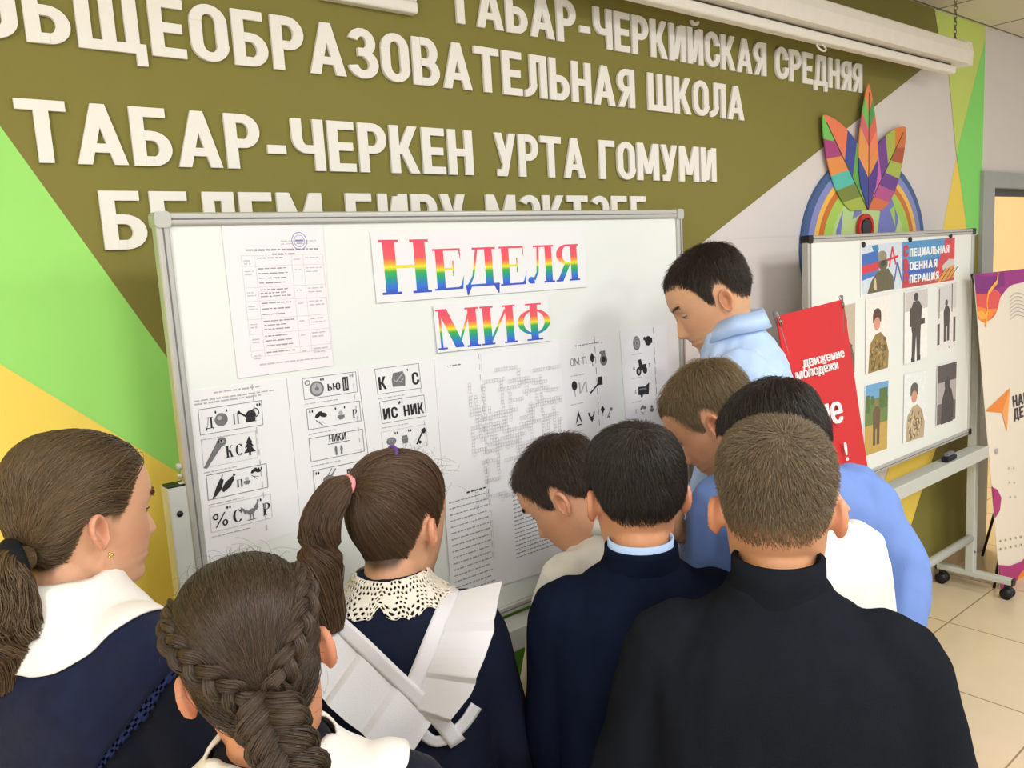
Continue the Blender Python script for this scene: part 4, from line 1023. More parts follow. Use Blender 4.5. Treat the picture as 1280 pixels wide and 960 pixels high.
dk = pm('dark_text', (60, 42, 50))
btext('НАВИГАТОРЫ'.replace('Ы', 'Ь'), (1266, 509), .058, dk); btext('ДЕТСТВА', (1267, 525), .058, dk)
blob = [inv2(*p_) for p_ in ((1238.5, 608), (1246, 612), (1251, 622), (1249, 638), (1243, 648))]; put([ccw([(0, blob[0][1]), *blob, (0, blob[-1][1])])], mg)
cb = [inv2(*p_) for p_ in ((1247, 706), (1262, 707), (1276, 702), (1282, 696))]; put([ccw([(0, cb[0][1]), *cb, (1, cb[-1][1]), (1, 1), (0, 1)])], mg)
put([ccw([(x * .16 + inv2(1282, 735)[0], z * .07 + inv2(1282, 735)[1]) for x, z in ELL(0, 0, 1, 1)])], orr)
dots = [(1245, 564), (1264, 585), (1267, 599), (1269, 620)]
put([ccw([(inv2(1245, 564)[0] + .02 * x, inv2(1245, 564)[1] + .009 * z) for x, z in ELL(0, 0, 1, 1, 12)])], M_lt)
for i in range(5):
    for j in range(2):
        c0 = inv2(1250 + i * 6.3, 676 - i * 1.3 + j * 10); put([ccw([(c0[0] + .008 * x, c0[1] + .0045 * z) for x, z in ELL(0, 0, 1, 1, 8)])], pm('green_dot', (150, 152, 84)))
for i in range(2):
    for j in range(3):
        c0 = inv2(1260 + i * 6 + j, 585 + j * 18); put([ccw([(c0[0] + .007 * x, c0[1] + .004 * z) for x, z in ELL(0, 0, 1, 1, 8)])], M_lt)
mb.build('vinyl_sheet', nb_)
mb = MB(); bk = -n * .03; mb.tube([tl_ + bk * .3, br_2 + bk], .007, M_black, 8); mb.tube([tr_ + bk * .3, nb_l + bk], .007, M_black, 8); mm_ = (tl_ + tr_ + nb_l + br_2) / 4 + bk
ft = (nb_l + br_2) / 2 + np.array([.0, .26, 0]); ft[2] = .008; mb.tube([mm_, ft], .007, M_black, 8); mb.build('support_rod', nb_)

# ================================================================== people
def smooth01(x): x = np.clip(x, 0, 1); return x * x * (3 - 2 * x)


_Z = np.array([.03, .015, 0, -.012, -.02, -.035, -.05, -.058, -.064, -.07, -.076, -.082, -.09, -.1, -.107, -.113, -.119, -.126, -.135, -.15])
_FR = np.array([.0945, .0945, .0900, .0885, .0885, .0895, .0910, .0920, .0930, .0900, .0925, .0890, .0860, .0885, .0880, .0830, .0690, .0450, .0250, .018])
_BK = np.array([.0965, .0960, .0945, .0915, .0890, .0820, .0735, .069, .066, .063, .061, .060, .059, .058, .058, .058, .058, .059, .060, .062])
_WD = np.array([.0770, .0770, .0760, .0745, .0730, .0705, .0675, .0660, .0650, .0635, .062, .0605, .058, .0540, .0505, .047, .0445, .045, .047, .05])


def head_loft():
    zs = list(.112 - .082 * (1 - np.sin(np.linspace(0.0, PI / 2, 26))) * 0 - .082 * (1 - np.cos(np.linspace(.10, PI / 2, 26)))) + list(np.linspace(.027, -.15, 70))
    zs = np.array(zs); n = 88; th = np.linspace(0, 2 * PI, n, endpoint=False); V = []
    for z in zs:
        if z >= .03:
            q = min(1, (z - .03) / .082); s = max(1e-3, (1 - q ** 2.3)) ** (1 / 2.3); yc = -.005 - .012 * q
            f, b, w = yc + (.0945 + .005) * s, -(yc - (.0965 - .005) * s), .077 * s
        else:
            f, b, w = (np.interp(-z, -_Z, a) for a in (_FR, _BK, _WD)); yc = -.005
        for t in th:
            cx, cy = math.sin(t), math.cos(t); e = 2 / 2.25
            x = w * math.copysign(abs(cx) ** e, cx); yy = math.copysign(abs(cy) ** e, cy)
            # the lower face narrows towards the front
            low = float(smooth01((-z - .02) / .08)); x *= 1 - .22 * low * max(0, yy) ** 1.5 - .3 * float(smooth01((-z - .005) / .06)) * max(0, -yy) ** 1.3
            V.append((x, yc + ((f - yc) if yy > 0 else (b + yc)) * yy, z))
    V = np.array(V); x, y, z = V.T; fr = smooth01((y - .02) / .04)
    g = lambda a, s: np.exp(-(a / s) ** 2)
    nz_ = np.interp(-z, [-.012, -.004, .01, .03, .042, .049, .056, .062], [0, .003, .008, .018, .0235, .019, .005, 0])
    nw = np.interp(-z, [-.01, .01, .035, .046, .06], [.008, .008, .011, .0145, .013])
    y = y + fr * nz_ * np.exp(-(x / nw) ** 2)
    y -= fr * .009 * g(np.abs(x) - .031, .014) * g(z + .001, .011)          # eye sockets
    y += fr * .003 * g(np.abs(x) - .03, .016) * g(z - .018, .006)           # brow
    y += fr * .0035 * g(np.abs(x) - .038, .018) * g(z + .035, .016)         # cheek
    y += fr * .0022 * g(x, .02) * (g(z + .0655, .0035) + g(z + .0765, .004)) - fr * .002 * g(x, .022) * g(z + .071, .0018)
    x = x - np.sign(x) * .0035 * g(z + .013, .03) * g(y + .014, .03)
    V = np.stack([x * .94, y, z], 1); k = len(zs)
    F = [(i * n + j, (i + 1) * n + j, (i + 1) * n + (j + 1) % n, i * n + (j + 1) % n) for i in range(k - 1) for j in range(n)]
    return V, F, n, k


HV, HF, HN, HK = head_loft()
_hv = np.vstack([HV, [[0, -.017, .1125]], [[0, -.02, -.15]]]); _a, _b = len(HV), len(HV) + 1
HFC = HF + [(_a, j, (j + 1) % HN) for j in range(HN)] + [(_b, (HK - 1) * HN + (j + 1) % HN, (HK - 1) * HN + j) for j in range(HN)]
HC = np.array([0, -.005, .02])
_bvh = BVHTree.FromPolygons([tuple(p) for p in _hv], HFC)
TA, TE = 96, 64                                                         # radius table: azimuth (0 = front), elevation
RT = np.zeros((TE + 1, TA))
for i in range(TE + 1):
    el = -PI / 2 + PI * i / TE
    for j in range(TA):
        az = 2 * PI * j / TA; d = Vector((math.sin(az) * math.cos(el), math.cos(az) * math.cos(el), math.sin(el)))
        h = _bvh.ray_cast(Vector(HC) + d * .4, -d); RT[i, j] = .4 - h[3] if h[0] is not None else .06
RT[0] = RT[1]


def hrad(d):
    """head surface radius for unit directions (n, 3) in head space"""
    az = np.arctan2(d[..., 0], d[..., 1]) % (2 * PI); el = np.arcsin(np.clip(d[..., 2], -1, 1))
    a = az / (2 * PI) * TA; e = np.clip((el + PI / 2) / PI * TE, 0, TE - 1e-6); a0 = np.floor(a).astype(int); e0 = e.astype(int); fa, fe = a - a0, e - e0
    a0 %= TA; a1 = (a0 + 1) % TA
    return (RT[e0, a0] * (1 - fa) + RT[e0, a1] * fa) * (1 - fe) + (RT[e0 + 1, a0] * (1 - fa) + RT[e0 + 1, a1] * fa) * fe


def nrmz(v): return v / (np.linalg.norm(v, axis=-1, keepdims=True) + 1e-12)


_HA = np.radians([0, 25, 42, 55, 65, 72, 80, 86, 96, 108, 118, 130, 148, 180])
HL_BOY = np.array([.060, .062, .058, .044, .018, -.014, -.018, .01, .024, .018, -.016, -.034, -.043, -.045])
HL_GIRL = np.array([.066, .066, .058, .036, .008, -.014, -.014, .006, .02, .006, -.03, -.058, -.078, -.086])


def hair_m(q, line, w=.012):
    """1 inside the hair, 0 on bare skin, for points in head space"""
    az = np.abs(np.arctan2(q[:, 0], q[:, 1] + .005)); return smooth01((q[:, 2] - np.interp(az, _HA, line)) / w)


def ear(side):
    """closed ear shape in head space"""
    up = nrmz(np.array([0, -.22, 1.0])); fl = math.radians(21); bk = np.array([math.sin(fl), -math.cos(fl), 0.0]); bk = nrmz(bk - up * (bk @ up)); n = np.cross(up, bk) * -1
    if n[0] < 0: n = -n
    nr, nt = 9, 26; fv, bv = [], []
    for i in range(nr + 1):
        r = i / nr
        for j in range(nt):
            t = 2 * PI * j / nt; c, s_ = math.cos(t), math.sin(t)
            e1 = .0272 * c; e2 = .0158 * s_ * (1 - .25 * max(0, -c) + .06 * max(0, c))
            h = .0055 * math.exp(-((r - .87) / .14) ** 2) * (1 if c > -.75 else .5) - .0115 * math.exp(-((r + .18 * s_) / .44) ** 2) + .003 * math.exp(-((r - .56) / .1) ** 2) * (1 if s_ > -.1 else 0)
            p = np.array([.0722, -.004, -.013]) + up * e1 * r + bk * (.0145 + e2 * r)
            fv.append(p + n * (.002 + h)); bv.append(p - n * (.0042 - .002 * r + .016 * math.exp(-(r / .55) ** 2)))
    v = np.array(fv + bv); m = len(fv); f = []
    for i in range(nr):
        for j in range(nt):
            a, b, c, d = i * nt + j, i * nt + (j + 1) % nt, (i + 1) * nt + (j + 1) % nt, (i + 1) * nt + j
            f += [(a, b, c, d), (m + a, m + d, m + c, m + b)]
    for j in range(nt): f.append((nr * nt + j, nr * nt + (j + 1) % nt, m + nr * nt + (j + 1) % nt, m + nr * nt + j))
    if side < 0: v = v * [-1, 1, 1]; f = [q[::-1] for q in f]
    return v, f


def remesh(parts, vox, smooth=3, fac=.5):
    """union of closed shapes as one continuous skin"""
    V, F, b = [], [], 0
    for v, f in parts:
        v = np.asarray(v, float); V.append(v); F += [tuple(int(i) + b for i in q) for q in f]; b += len(v)
    me = bpy.data.meshes.new('tmp'); me.from_pydata(np.vstack(V).tolist(), [], F); me.update()
    bm = bmesh.new(); bm.from_mesh(me); bmesh.ops.recalc_face_normals(bm, faces=bm.faces); bm.to_mesh(me); bm.free()
    o = bpy.data.objects.new('tmp', me); COL.objects.link(o)
    md = o.modifiers.new('r', 'REMESH'); md.mode = 'VOXEL'; md.voxel_size = vox; md.use_smooth_shade = True
    if smooth: ms = o.modifiers.new('s', 'SMOOTH'); ms.factor = fac; ms.iterations = smooth
    dg = bpy.context.evaluated_depsgraph_get(); out = bpy.data.meshes.new_from_object(o.evaluated_get(dg))
    bpy.data.objects.remove(o); bpy.data.meshes.remove(me)
    return out


def co_of(me):
    a = np.empty(len(me.vertices) * 3, np.float32); me.vertices.foreach_get('co', a); return a.reshape(-1, 3).astype(float)


def put_co(me, v): me.vertices.foreach_set('co', np.asarray(v, np.float32).ravel()); me.update()


def no_of(me):
    a = np.empty(len(me.vertices) * 3, np.float32); me.vertices.foreach_get('normal', a); return a.reshape(-1, 3).astype(float)


def tri_face(me):
    return BVHTree.FromPolygons([tuple(v.co) for v in me.vertices], [tuple(p.vertices) for p in me.polygons])


def strands(P, rad, cols, sides=3):
    """hair strands (n, k, 3) as thin tubes: verts, quads, colours"""
    n, k, _ = P.shape; T = nrmz(np.gradient(P, axis=1)); ref = np.random.default_rng(1).normal(size=(n, 1, 3)); s = nrmz(np.cross(T, np.broadcast_to(ref, T.shape))); u = np.cross(s, T)
    V = np.stack([P + rad[..., None] * (s * math.cos(2 * PI * j / sides) + u * math.sin(2 * PI * j / sides)) for j in range(sides)], 2)
    base = (np.arange(n)[:, None] * k + np.arange(k - 1)[None]) * sides; F = []
    for j in range(sides): a = base + j; b = base + (j + 1) % sides; F.append(np.stack([a, b, b + sides, a + sides], -1).reshape(-1, 4))
    Cc = np.repeat(cols, k * sides, axis=0)
    return V.reshape(-1, 3), np.concatenate(F), Cc


class Hair:
    def __init__(self): self.V = []; self.F = []; self.C = []; self.b = 0

    def add(self, V, F, Cc): self.V.append(V); self.F.append(F + self.b); self.C.append(Cc); self.b += len(V)

    def build(self, name, parent, m):
        me = quick_mesh(name, np.concatenate(self.V), np.concatenate(self.F), [m]); set_col(me, np.concatenate(self.C)); return link_mesh(name, me, parent)


def hair_cols(rng, n, base, var=.22):
    b = np.array(lin(*base)); return np.clip(b[None] * (1 + var * rng.normal(size=(n, 1))) * (1 + .05 * rng.normal(size=(n, 3))), .002, 1)


def clamp_out(q, off):
    """keep points (head space) at least off outside the head"""
    d = q - HC; r = np.linalg.norm(d, axis=-1, keepdims=True); d = d / (r + 1e-9); return HC + d * np.maximum(r, hrad(d)[..., None] + off)


def roots(rng, n, line, soft=.01):
    d = nrmz(rng.normal(size=(n * 3, 3))); q = HC + d * hrad(d)[:, None]; m = hair_m(q, line, soft); k = rng.random(len(m)) < m; return q[k][:n], d[k][:n]


def short_hair(rng, n, line, whorl, base, lmax=.03, lmin=.005, fade=.06, lift=.4, fringe=.0, r0=.00045, spike=.0, var=.22, cap=.007, soft=.01):
    q, d = roots(rng, n, line, soft); n = len(q); az = np.abs(np.arctan2(q[:, 0], q[:, 1] + .005)); hgt = q[:, 2] - np.interp(az, _HA, line)
    wd = nrmz(np.array(whorl, float)); t = d * (d @ wd)[:, None] - wd; t = nrmz(t) ; t = nrmz(t + .3 * np.cross(d, t))
    front = smooth01((q[:, 1] + .01) / .06) * smooth01((q[:, 2] - .04) / .05); t = nrmz(t * (1 - .35 * front[:, None]) + np.array([0, 1.0, 0]) * .35 * front[:, None])
    t = nrmz(t - d * np.sum(t * d, 1)[:, None] + .22 * rng.normal(size=(n, 3)))
    Ln = (lmin + (lmax - lmin) * smooth01(hgt / fade)) * (1 + fringe * front) * rng.uniform(.75, 1.2, n)
    k = 6; u = np.linspace(0, 1, k)[None, :, None]
    th = lift * (1 + .35 * rng.normal(size=(n, 1, 1))) + spike * smooth01(hgt / .08)[:, None, None]; L3 = Ln[:, None, None]
    P = q[:, None] + L3 * u * (t[:, None] * np.cos(th) + d[:, None] * np.sin(th)) + d[:, None] * .0005
    P[..., 2] -= (L3[..., 0] * u[..., 0] ** 2) * .25 * (L3[..., 0] > .015)
    P = clamp_out(P, .0008 + .0035 * smooth01(hgt / .05)[:, None, None] * rng.random((n, 1, 1)))
    dd = P - HC; rr = np.linalg.norm(dd, axis=-1, keepdims=True); lim = hrad(dd / rr)[..., None] + .002 + (cap + spike * .012) * smooth01(hgt / .06)[:, None, None] * rng.uniform(.5, 1.3, (n, 1, 1)) + fringe * .02 * front[:, None, None]
    P = HC + dd / rr * np.minimum(rr, lim)
    rad = r0 * np.linspace(1, .35, k)[None] * rng.uniform(.8, 1.25, (n, 1))
    return P, rad, hair_cols(rng, n, base, var)


def tied_hair(rng, n, line, tie, base, vol=.006, r0=.00045, k=12, sel=None, parting=None, var=.2, wave=0.0):
    """long hair combed over the skull to the tie direction"""
    q, d = roots(rng, n, line, .004)
    if sel is not None: m = sel(q); q, d = q[m], d[m]
    n = len(q); td = nrmz(np.array(tie, float) - HC); tl = nrmz(td[None] + .06 * rng.normal(size=(n, 3)))
    w = np.arccos(np.clip(np.sum(d * tl, 1), -1, 1))[:, None]; u = np.linspace(0, 1, k); m = nrmz(nrmz(d + tl) + np.array([0, -.25, 1.0]) * .9 * smooth01((w - .9) / 1.3))
    D_ = nrmz(((1 - u) ** 2)[None, :, None] * d[:, None] + (2 * u * (1 - u))[None, :, None] * m[:, None] + (u ** 2)[None, :, None] * tl[:, None])
    off = .001 + vol * rng.random((n, 1)) ** .7 * np.sin(PI * np.clip(u, .04, .8))[None] + wave * np.sin(u[None] * 9 + rng.random((n, 1)) * 6)
    P = HC + D_ * (hrad(D_) + off)[..., None]
    ok = (hair_m(HC + (P[:, :int(k * .8)] - HC).reshape(-1, 3), line - .012, .004).reshape(n, -1).min(1) > .3)
    P = P[ok]; n = len(P)
    return P, r0 * np.ones((n, k)) * rng.uniform(.8, 1.3, (n, 1)), hair_cols(rng, n, base, var)


def bundle(rng, path, radius, n, base, r0=.0005, wave=.003, k=None, var=.2, flat=1.0, up=(0, 0, 1), taper_end=True):
    """hairs running along a path inside a tube of the given radius profile"""
    P0 = np.asarray(path, float); k = len(P0); T = nrmz(np.gradient(P0, axis=0)); s = nrmz(np.cross(T, np.array(up, float))); w = np.cross(s, T); rr = np.broadcast_to(radius, (k,))
    a = rng.uniform(0, 2 * PI, (n, 1)); r = np.sqrt(rng.random((n, 1))) ; ph = rng.uniform(0, 6, (n, 1)); u = np.linspace(0, 1, k)[None]
    aa = a + .5 * np.sin(u * 3 + ph); q = P0[None] + (s[None] * np.cos(aa)[..., None] + w[None] * np.sin(aa)[..., None] * flat) * (r * rr[None])[..., None]
    q = q + wave * np.stack([np.sin(u * 11 + ph), np.cos(u * 9 + ph * 1.7), np.sin(u * 7 + ph * .6)], -1) * u[..., None]
    return q, r0 * np.ones((n, k)) * rng.uniform(.8, 1.3, (n, 1)), hair_cols(rng, n, base, var)


def braid(rng, path, width, n, base, turns, side, out, r0=.0005, thick=.5):
    """three-strand plait along a path: list of strand batches; side and out are direction arrays along the path"""
    P0 = np.asarray(path, float); k = len(P0); u = np.linspace(0, 1, k); wd = np.broadcast_to(width, (k,)); res = []
    for j in range(3):
        ph = 2 * PI * turns * u + 2 * PI * j / 3
        c = P0 + side * (wd * .78 * np.sin(ph))[:, None] + out * (wd * .4 * np.sin(2 * ph))[:, None]
        res.append(bundle(rng, c, wd * thick, n, base, r0, .0, flat=.75, up=out.mean(0), var=.25))
    return res


M_skin = mat('skin', (0, 0, 0), .5, .35, noise=.05, nscale=120, attr=True, bump=.04, bscale=900, sss=.12)
M_hair = mat('hair_strands', (0, 0, 0), .42, .4, noise=.1, nscale=60, attr=True)
M_eye = mat('eye_white', (226, 220, 214), .2, .5, noise=.02)
M_iris = mat('iris_brown', (60, 40, 28), .2, .5)
M_brow = mat('brow_hair', (48, 36, 28), .6, .2)


def hand(wrist, fwd, palm_n, s, curl=.5, side=1):
    """palm, five fingers and thumb as closed tubes (world space)"""
    f = nrmz(np.asarray(fwd, float)); n = np.asarray(palm_n, float); n = nrmz(n - f * (n @ f)); x = np.cross(f, n) * side
    w = np.asarray(wrist, float); out = [tube([w - f * .02 * s, w + f * .0 * s, w + f * .03 * s, w + f * .07 * s, w + f * .082 * s], np.array([.023, .024, .033, .036, .03]) * s, np.array([.018, .016, .015, .013, .010]) * s, 14, up=n)]
    for i, (ox, ln) in enumerate(((.027, .066), (.009, .075), (-.009, .07), (-.026, .054))):
        p = w + f * .074 * s + x * ox * s; d = f; pts = [p - f * .012 * s, p]; c = curl * (1 + .12 * i)
        for sg in (.45, .3, .25):
            d = nrmz(d * math.cos(c * .6) + n * math.sin(c * .6)); p = p + d * ln * sg * s; pts.append(p)
        out.append(tube(pts, np.array([.0085, .0085, .008, .0072, .0055]) * s, np.array([.0085, .0085, .008, .0072, .0055]) * s, 10))
    b = w + f * .022 * s + x * .026 * s; d1 = nrmz(f * .65 + x * .75 + n * .25); d2 = nrmz(f * .9 + x * .3 + n * .4)
    out.append(tube([b - x * .012 * s, b, b + d1 * .03 * s, b + d1 * .03 * s + d2 * .026 * s, b + d1 * .03 * s + d2 * .046 * s], np.array([.011, .012, .0105, .0095, .0065]) * s, np.array([.011, .012, .0105, .0095, .0065]) * s, 10))
    return out


NOISE_D = np.random.default_rng(7).normal(size=(14, 3)); NOISE_P = np.random.default_rng(8).uniform(0, 6, 14)


def wob(v, f, seed=0):
    return sum(np.sin((v @ nrmz(NOISE_D[i])) * f * (1 + .13 * i) + NOISE_P[(i + seed) % 14]) for i in range(7)) / 7


ROWS_STD = [(-.012, .056, .054, 0), (.004, .06, .058, 0), (.02, .08, .066, -.002), (.036, .104, .075, -.004), (.058, .13, .084, -.006), (.09, .153, .094, -.008), (.13, .166, .102, -.004), (.2, .166, .108, .002), (.28, .158, .106, .004), (.36, .152, .102, .004), (.44, .158, .106, 0), (.5, .165, .11, -.004), (.54, .166, .112, -.006)]


class Person:
    def __init__(self, label, cat, head, yaw, pitch, roll=0, s=1.0, body_yaw=None, lean=0, nb=None, nb_off=(0, 0, 0), sb=1.0, group=None, seed=1, skin=(212, 164, 134), lip=(190, 104, 92)):
        self.rng = np.random.default_rng(seed); self.Hc = np.asarray(head, float); self.s = s; self.sb = sb; self.skin = skin; self.lip = lip
        a, p, r = map(math.radians, (yaw, pitch, roll)); rt = np.array([math.cos(a), -math.sin(a), 0]); fw = np.array([math.sin(a) * math.cos(p), math.cos(a) * math.cos(p), -math.sin(p)]); up = np.cross(rt, fw)
        rt, up = rt * math.cos(r) - up * math.sin(r), up * math.cos(r) + rt * math.sin(r)
        self.Rh = np.array([rt, fw, up])                                 # rows
        b = math.radians(yaw if body_yaw is None else body_yaw); l = math.radians(lean)
        self.tr = np.array([math.cos(b), -math.sin(b), 0]); tf = np.array([math.sin(b), math.cos(b), 0]); self.tf0 = tf
        self.tu = np.array([0, 0, 1]) * math.cos(l) + tf * math.sin(l); self.tf = np.cross(self.tu, self.tr)
        self.nb = (self.h2w([0, -.02, -.07]) - self.tu * .034 * s - self.tf * .018) if nb is None else np.asarray(nb, float)
        self.nb = self.nb + self.tr * nb_off[0] + self.tf * nb_off[1] + self.tu * nb_off[2]
        self.hip = self.nb - self.tu * .5 * sb; self.root = empty('person', (self.hip[0], self.hip[1], 0), label, cat, group)
        self.arms = []

    def h2w(self, q): return self.Hc + (np.asarray(q, float) * self.s) @ self.Rh

    def w2h(self, v): return ((v - self.Hc) @ self.Rh.T) / self.s

    def t(self, x, y, z): return self.nb + (self.tr * x + self.tf * y + self.tu * z) * self.sb

    def arm_default(self, side, out=.05, fwd=.02, el=None, wr=None):
        sh = self.t(side * .136, -.004, -.09); e = np.asarray(el, float) if el is not None else sh + (self.tr * side * out + self.tf0 * fwd) * self.sb - np.array([0, 0, .24 * self.sb])
        w = np.asarray(wr, float) if wr is not None else e + (self.tr * side * -.01 + self.tf0 * .09) * self.sb - np.array([0, 0, .19 * self.sb])
        self.arms.append((side, sh, e, w))

    def torso(self, rows=None, grow=0.0, upto=1.0, n=28):
        rows = rows or ROWS_STD; V = []
        for d, w, dp, yo in rows:
            for j in range(n):
                a = 2 * PI * j / n; c, s_ = math.sin(a), math.cos(a); e = .86
                V.append(self.t((w + grow) * math.copysign(abs(c) ** e, c), yo + (dp + grow) * math.copysign(abs(s_) ** e, s_), -d))
        k = len(rows); F = [(i * n + j, (i + 1) * n + j, (i + 1) * n + (j + 1) % n, i * n + (j + 1) % n) for i in range(k - 1) for j in range(n)] + [tuple(range(n)), tuple(range((k - 1) * n, k * n))[::-1]]
        return V, F

    def sleeve(self, arm, r=(.06, .05, .044, .038), cut=1.0, grow=0):
        side, sh, e, w = arm; a0 = sh - (self.tr * side * .05 - np.array([0, 0, .0])) * self.sb
        pts = spline([a0, sh, (sh + e) / 2, e, e + (w - e) * .5, e + (w - e) * cut], 22); rr = np.interp(np.linspace(0, 1, 22), [0, .2, .45, .62, 1], [r[0] * .95, r[0], (r[0] + r[1]) / 2, r[1], r[3]]) * self.sb + grow
        return tube(pts, rr, rr, 18)

    def body(self, hair_rgb, line, stub=1.0, vox=.0028, fade=.02, legs=True, handcurl=.5):
        P = []; v = self.h2w(_hv); P.append((v, HFC))
        for sd in (1, -1): ev, ef = ear(sd); P.append((self.h2w(ev), ef))
        b0 = self.h2w([0, -.016, -.04]); n1 = self.nb - self.tu * .03; P.append(tube([b0, (b0 * .45 + n1 * .55) + self.tf * -.002, n1, self.nb - self.tu * .1], np.array([.047, .048, .054, .062]) * self.s, np.array([.05, .051, .056, .062]) * self.s, 24, up=self.tf))
        P.append(self.torso([(d, max(.02, w - .022), max(.02, dp - .022), y) for d, w, dp, y in ROWS_STD[2:]]))
        for arm in self.arms:
            side, sh, e, w = arm; P.append(self.sleeve(arm, (.036, .033, .03, .024))); f = w - e
            P += hand(w, f, (-self.tr * side * .7 + self.tf0 * .5) if len(arm) < 5 else arm[4], self.s, handcurl, side)
        if legs: P += self.leg_tubes((.06, .042, .03))
        me = remesh(P, vox, 1, .4); me.name = 'body'
        v = co_of(me); q = self.w2h(v); inh = smooth01((q[:, 2] + .13) / .03) * (np.linalg.norm(q - HC, axis=1) < .2)
        m = hair_m(q, line, fade) * inh * stub; ears = (np.abs(q[:, 0]) > .07) & (q[:, 1] < .02) & (q[:, 1] > -.06) & (q[:, 2] > -.05) & (q[:, 2] < .026)
        rr = np.linalg.norm(q - HC, axis=1); d = nrmz(q - HC); on_ear = ears & (rr > hrad(d) + .004); m[on_ear] = 0
        g = lambda a, s_: np.exp(-(a / s_) ** 2)
        lips = inh * (q[:, 1] > .07) * g(q[:, 0], .02) * np.maximum(g(q[:, 2] + .0655, .0045), g(q[:, 2] + .0765, .005)); red = inh * np.maximum(.35 * g(np.abs(q[:, 0]) - .045, .022) * g(q[:, 2] + .035, .022) * (q[:, 1] > 0), .45 * on_ear)
        sk, hr, lp, rd = (np.array(lin(*c)) for c in (self.skin, hair_rgb, self.lip, (206, 128, 100)))
        col = sk[None] * np.ones((len(v), 1)); col += (rd - col) * np.clip(red, 0, 1)[:, None]; col += (lp - col) * np.clip(lips * .9, 0, 1)[:, None]; col += (hr * .8 - col) * np.clip(m, 0, 1)[:, None]
        me.materials.clear(); me.materials.append(M_skin); set_col(me, col); self.body_o = link_mesh('body', me, self.root)
        return self.body_o

    def leg_tubes(self, r):
        out = []
        for sd in (1, -1):
            h = self.hip + self.tr * .082 * sd * self.sb; k = np.array([h[0], h[1], 0]) + self.tf0 * .03 + np.array([0, 0, h[2] * .52]); a = np.array([h[0], h[1], .07]); out.append(tube(spline([h + [0, 0, .06], h, (h + k) / 2, k, (k + a) / 2, a], 16), np.interp(np.linspace(0, 1, 16), [0, .55, 1], r), np.interp(np.linspace(0, 1, 16), [0, .55, 1], r), 14))
        return out

    def eyes(self, brow=M_brow, down=.6, brow_rgb=(60, 46, 36), br=.0004):
        for sd in (1, -1):
            c = np.array([sd * .0298, .0675, -.001]); v, f = uv_ball(14, 20); w = np.array([np.clip(a, -1, 1) for a in v]); mb = MB()
            mb.add(self.h2w(c + w * .0122), f, M_eye, True); iv = [p for p in w]; o = mb.build('eye', self.root)
            gz = nrmz(np.array([0, 1, -.55 * down])); mb = MB(); t1 = np.cross(gz, [1, 0, 0]); t1 = nrmz(t1); t2 = np.cross(gz, t1)
            ring = [c + gz * .0112 + (t1 * math.cos(a) + t2 * math.sin(a)) * .0058 for a in np.linspace(0, 2 * PI, 18, endpoint=False)] + [c + gz * .0129]
            mb.add(self.h2w(ring), [(i, (i + 1) % 18, 18) for i in range(18)], M_iris, True); mb.build('iris', o)
            # lids: two shell patches around the ball
            me_v, me_f = [], []
            for (e0, e1) in ((math.radians(84), math.radians(8 - 30 * down)), (math.radians(-80), math.radians(-18 - 16 * down))):
                b = len(me_v)
                for i in range(7):
                    el = e0 + (e1 - e0) * i / 6
                    for j in range(13):
                        az = math.radians(-82 + 164 * j / 12); me_v.append(c + .0136 * np.array([math.sin(az) * math.cos(el), math.cos(az) * math.cos(el), math.sin(el)]))
                me_f += [(b + i * 13 + j, b + i * 13 + j + 1, b + (i + 1) * 13 + j + 1, b + (i + 1) * 13 + j) for i in range(6) for j in range(12)]
            me = bpy.data.meshes.new('eyelid'); me.from_pydata(self.h2w(me_v).tolist(), [], me_f); me.materials.append(M_skin); me.polygons.foreach_set('use_smooth', [True] * len(me.polygons)); set_col(me, np.array(lin(*self.skin)) * .92); link_mesh('eyelid', me, self.root)
            mb = MB(); el = math.radians(8 - 30 * down); mb.tube(self.h2w([c + .0142 * np.array([math.sin(a) * math.cos(el), math.cos(a) * math.cos(el), math.sin(el) - .02]) for a in np.radians(np.linspace(-75, 75, 12))]), .001, brow, 5); mb.build('lashes', self.root)
            n = 110; rng = self.rng; x = sd * (.014 + .036 * rng.random(n)); z = .017 + .006 * np.sin((np.abs(x) - .014) / .036 * 2.2) + .0022 * rng.normal(size=n); d = nrmz(np.stack([x, np.full(n, .085), z], 1) - HC); 
            p0 = HC + d * (hrad(d) + .0002)[:, None]; t_ = np.array([sd * .0075, -.001, .0005]); P = np.stack([p0, p0 + t_ * .5 + [0, .0003, 0], p0 + t_], 1); P = clamp_out(P, .0002)
            V, F, Cc = strands(self.h2w(P), np.full((n, 3), br), hair_cols(rng, n, brow_rgb, .2)); me = quick_mesh('eyebrow', V, F, [M_hair]); set_col(me, Cc); link_mesh('eyebrow', me, self.root)

    def hair(self, batches, name='hair'):
        h = Hair()
        for P, r, c in batches: h.add(*strands(self.h2w(P), r * self.s, c))
        return h.build(name, self.root, M_hair)

    def garment(self, name, m, rows=None, sleeves=True, cut=.97, grow=0.0, r=(.062, .052, .045, .04), vox=.006, folds=.003, extra=(), seed=0):
        P = [self.torso(rows, grow)] + ([self.sleeve(a, r, cut) for a in self.arms] if sleeves else []) + list(extra)
        me = remesh(P, vox, 8, .5); v = co_of(me); n = no_of(me); l = self.w2t(v)
        amp = folds * (wob(v, 60, seed) * .6 + wob(v * [1, 1, .45], 130, seed + 3) * .4); v = v + n * amp[:, None]; put_co(me, v); me.name = name; me.materials.clear(); me.materials.append(m)
        self.g_v = v; self.g_bvh = tri_face(me); o = link_mesh(name, me, self.root); self.g = o; return o

    def w2t(self, v): d = (v - self.nb); return np.stack([d @ self.tr, d @ self.tf, d @ self.tu], 1) / self.sb

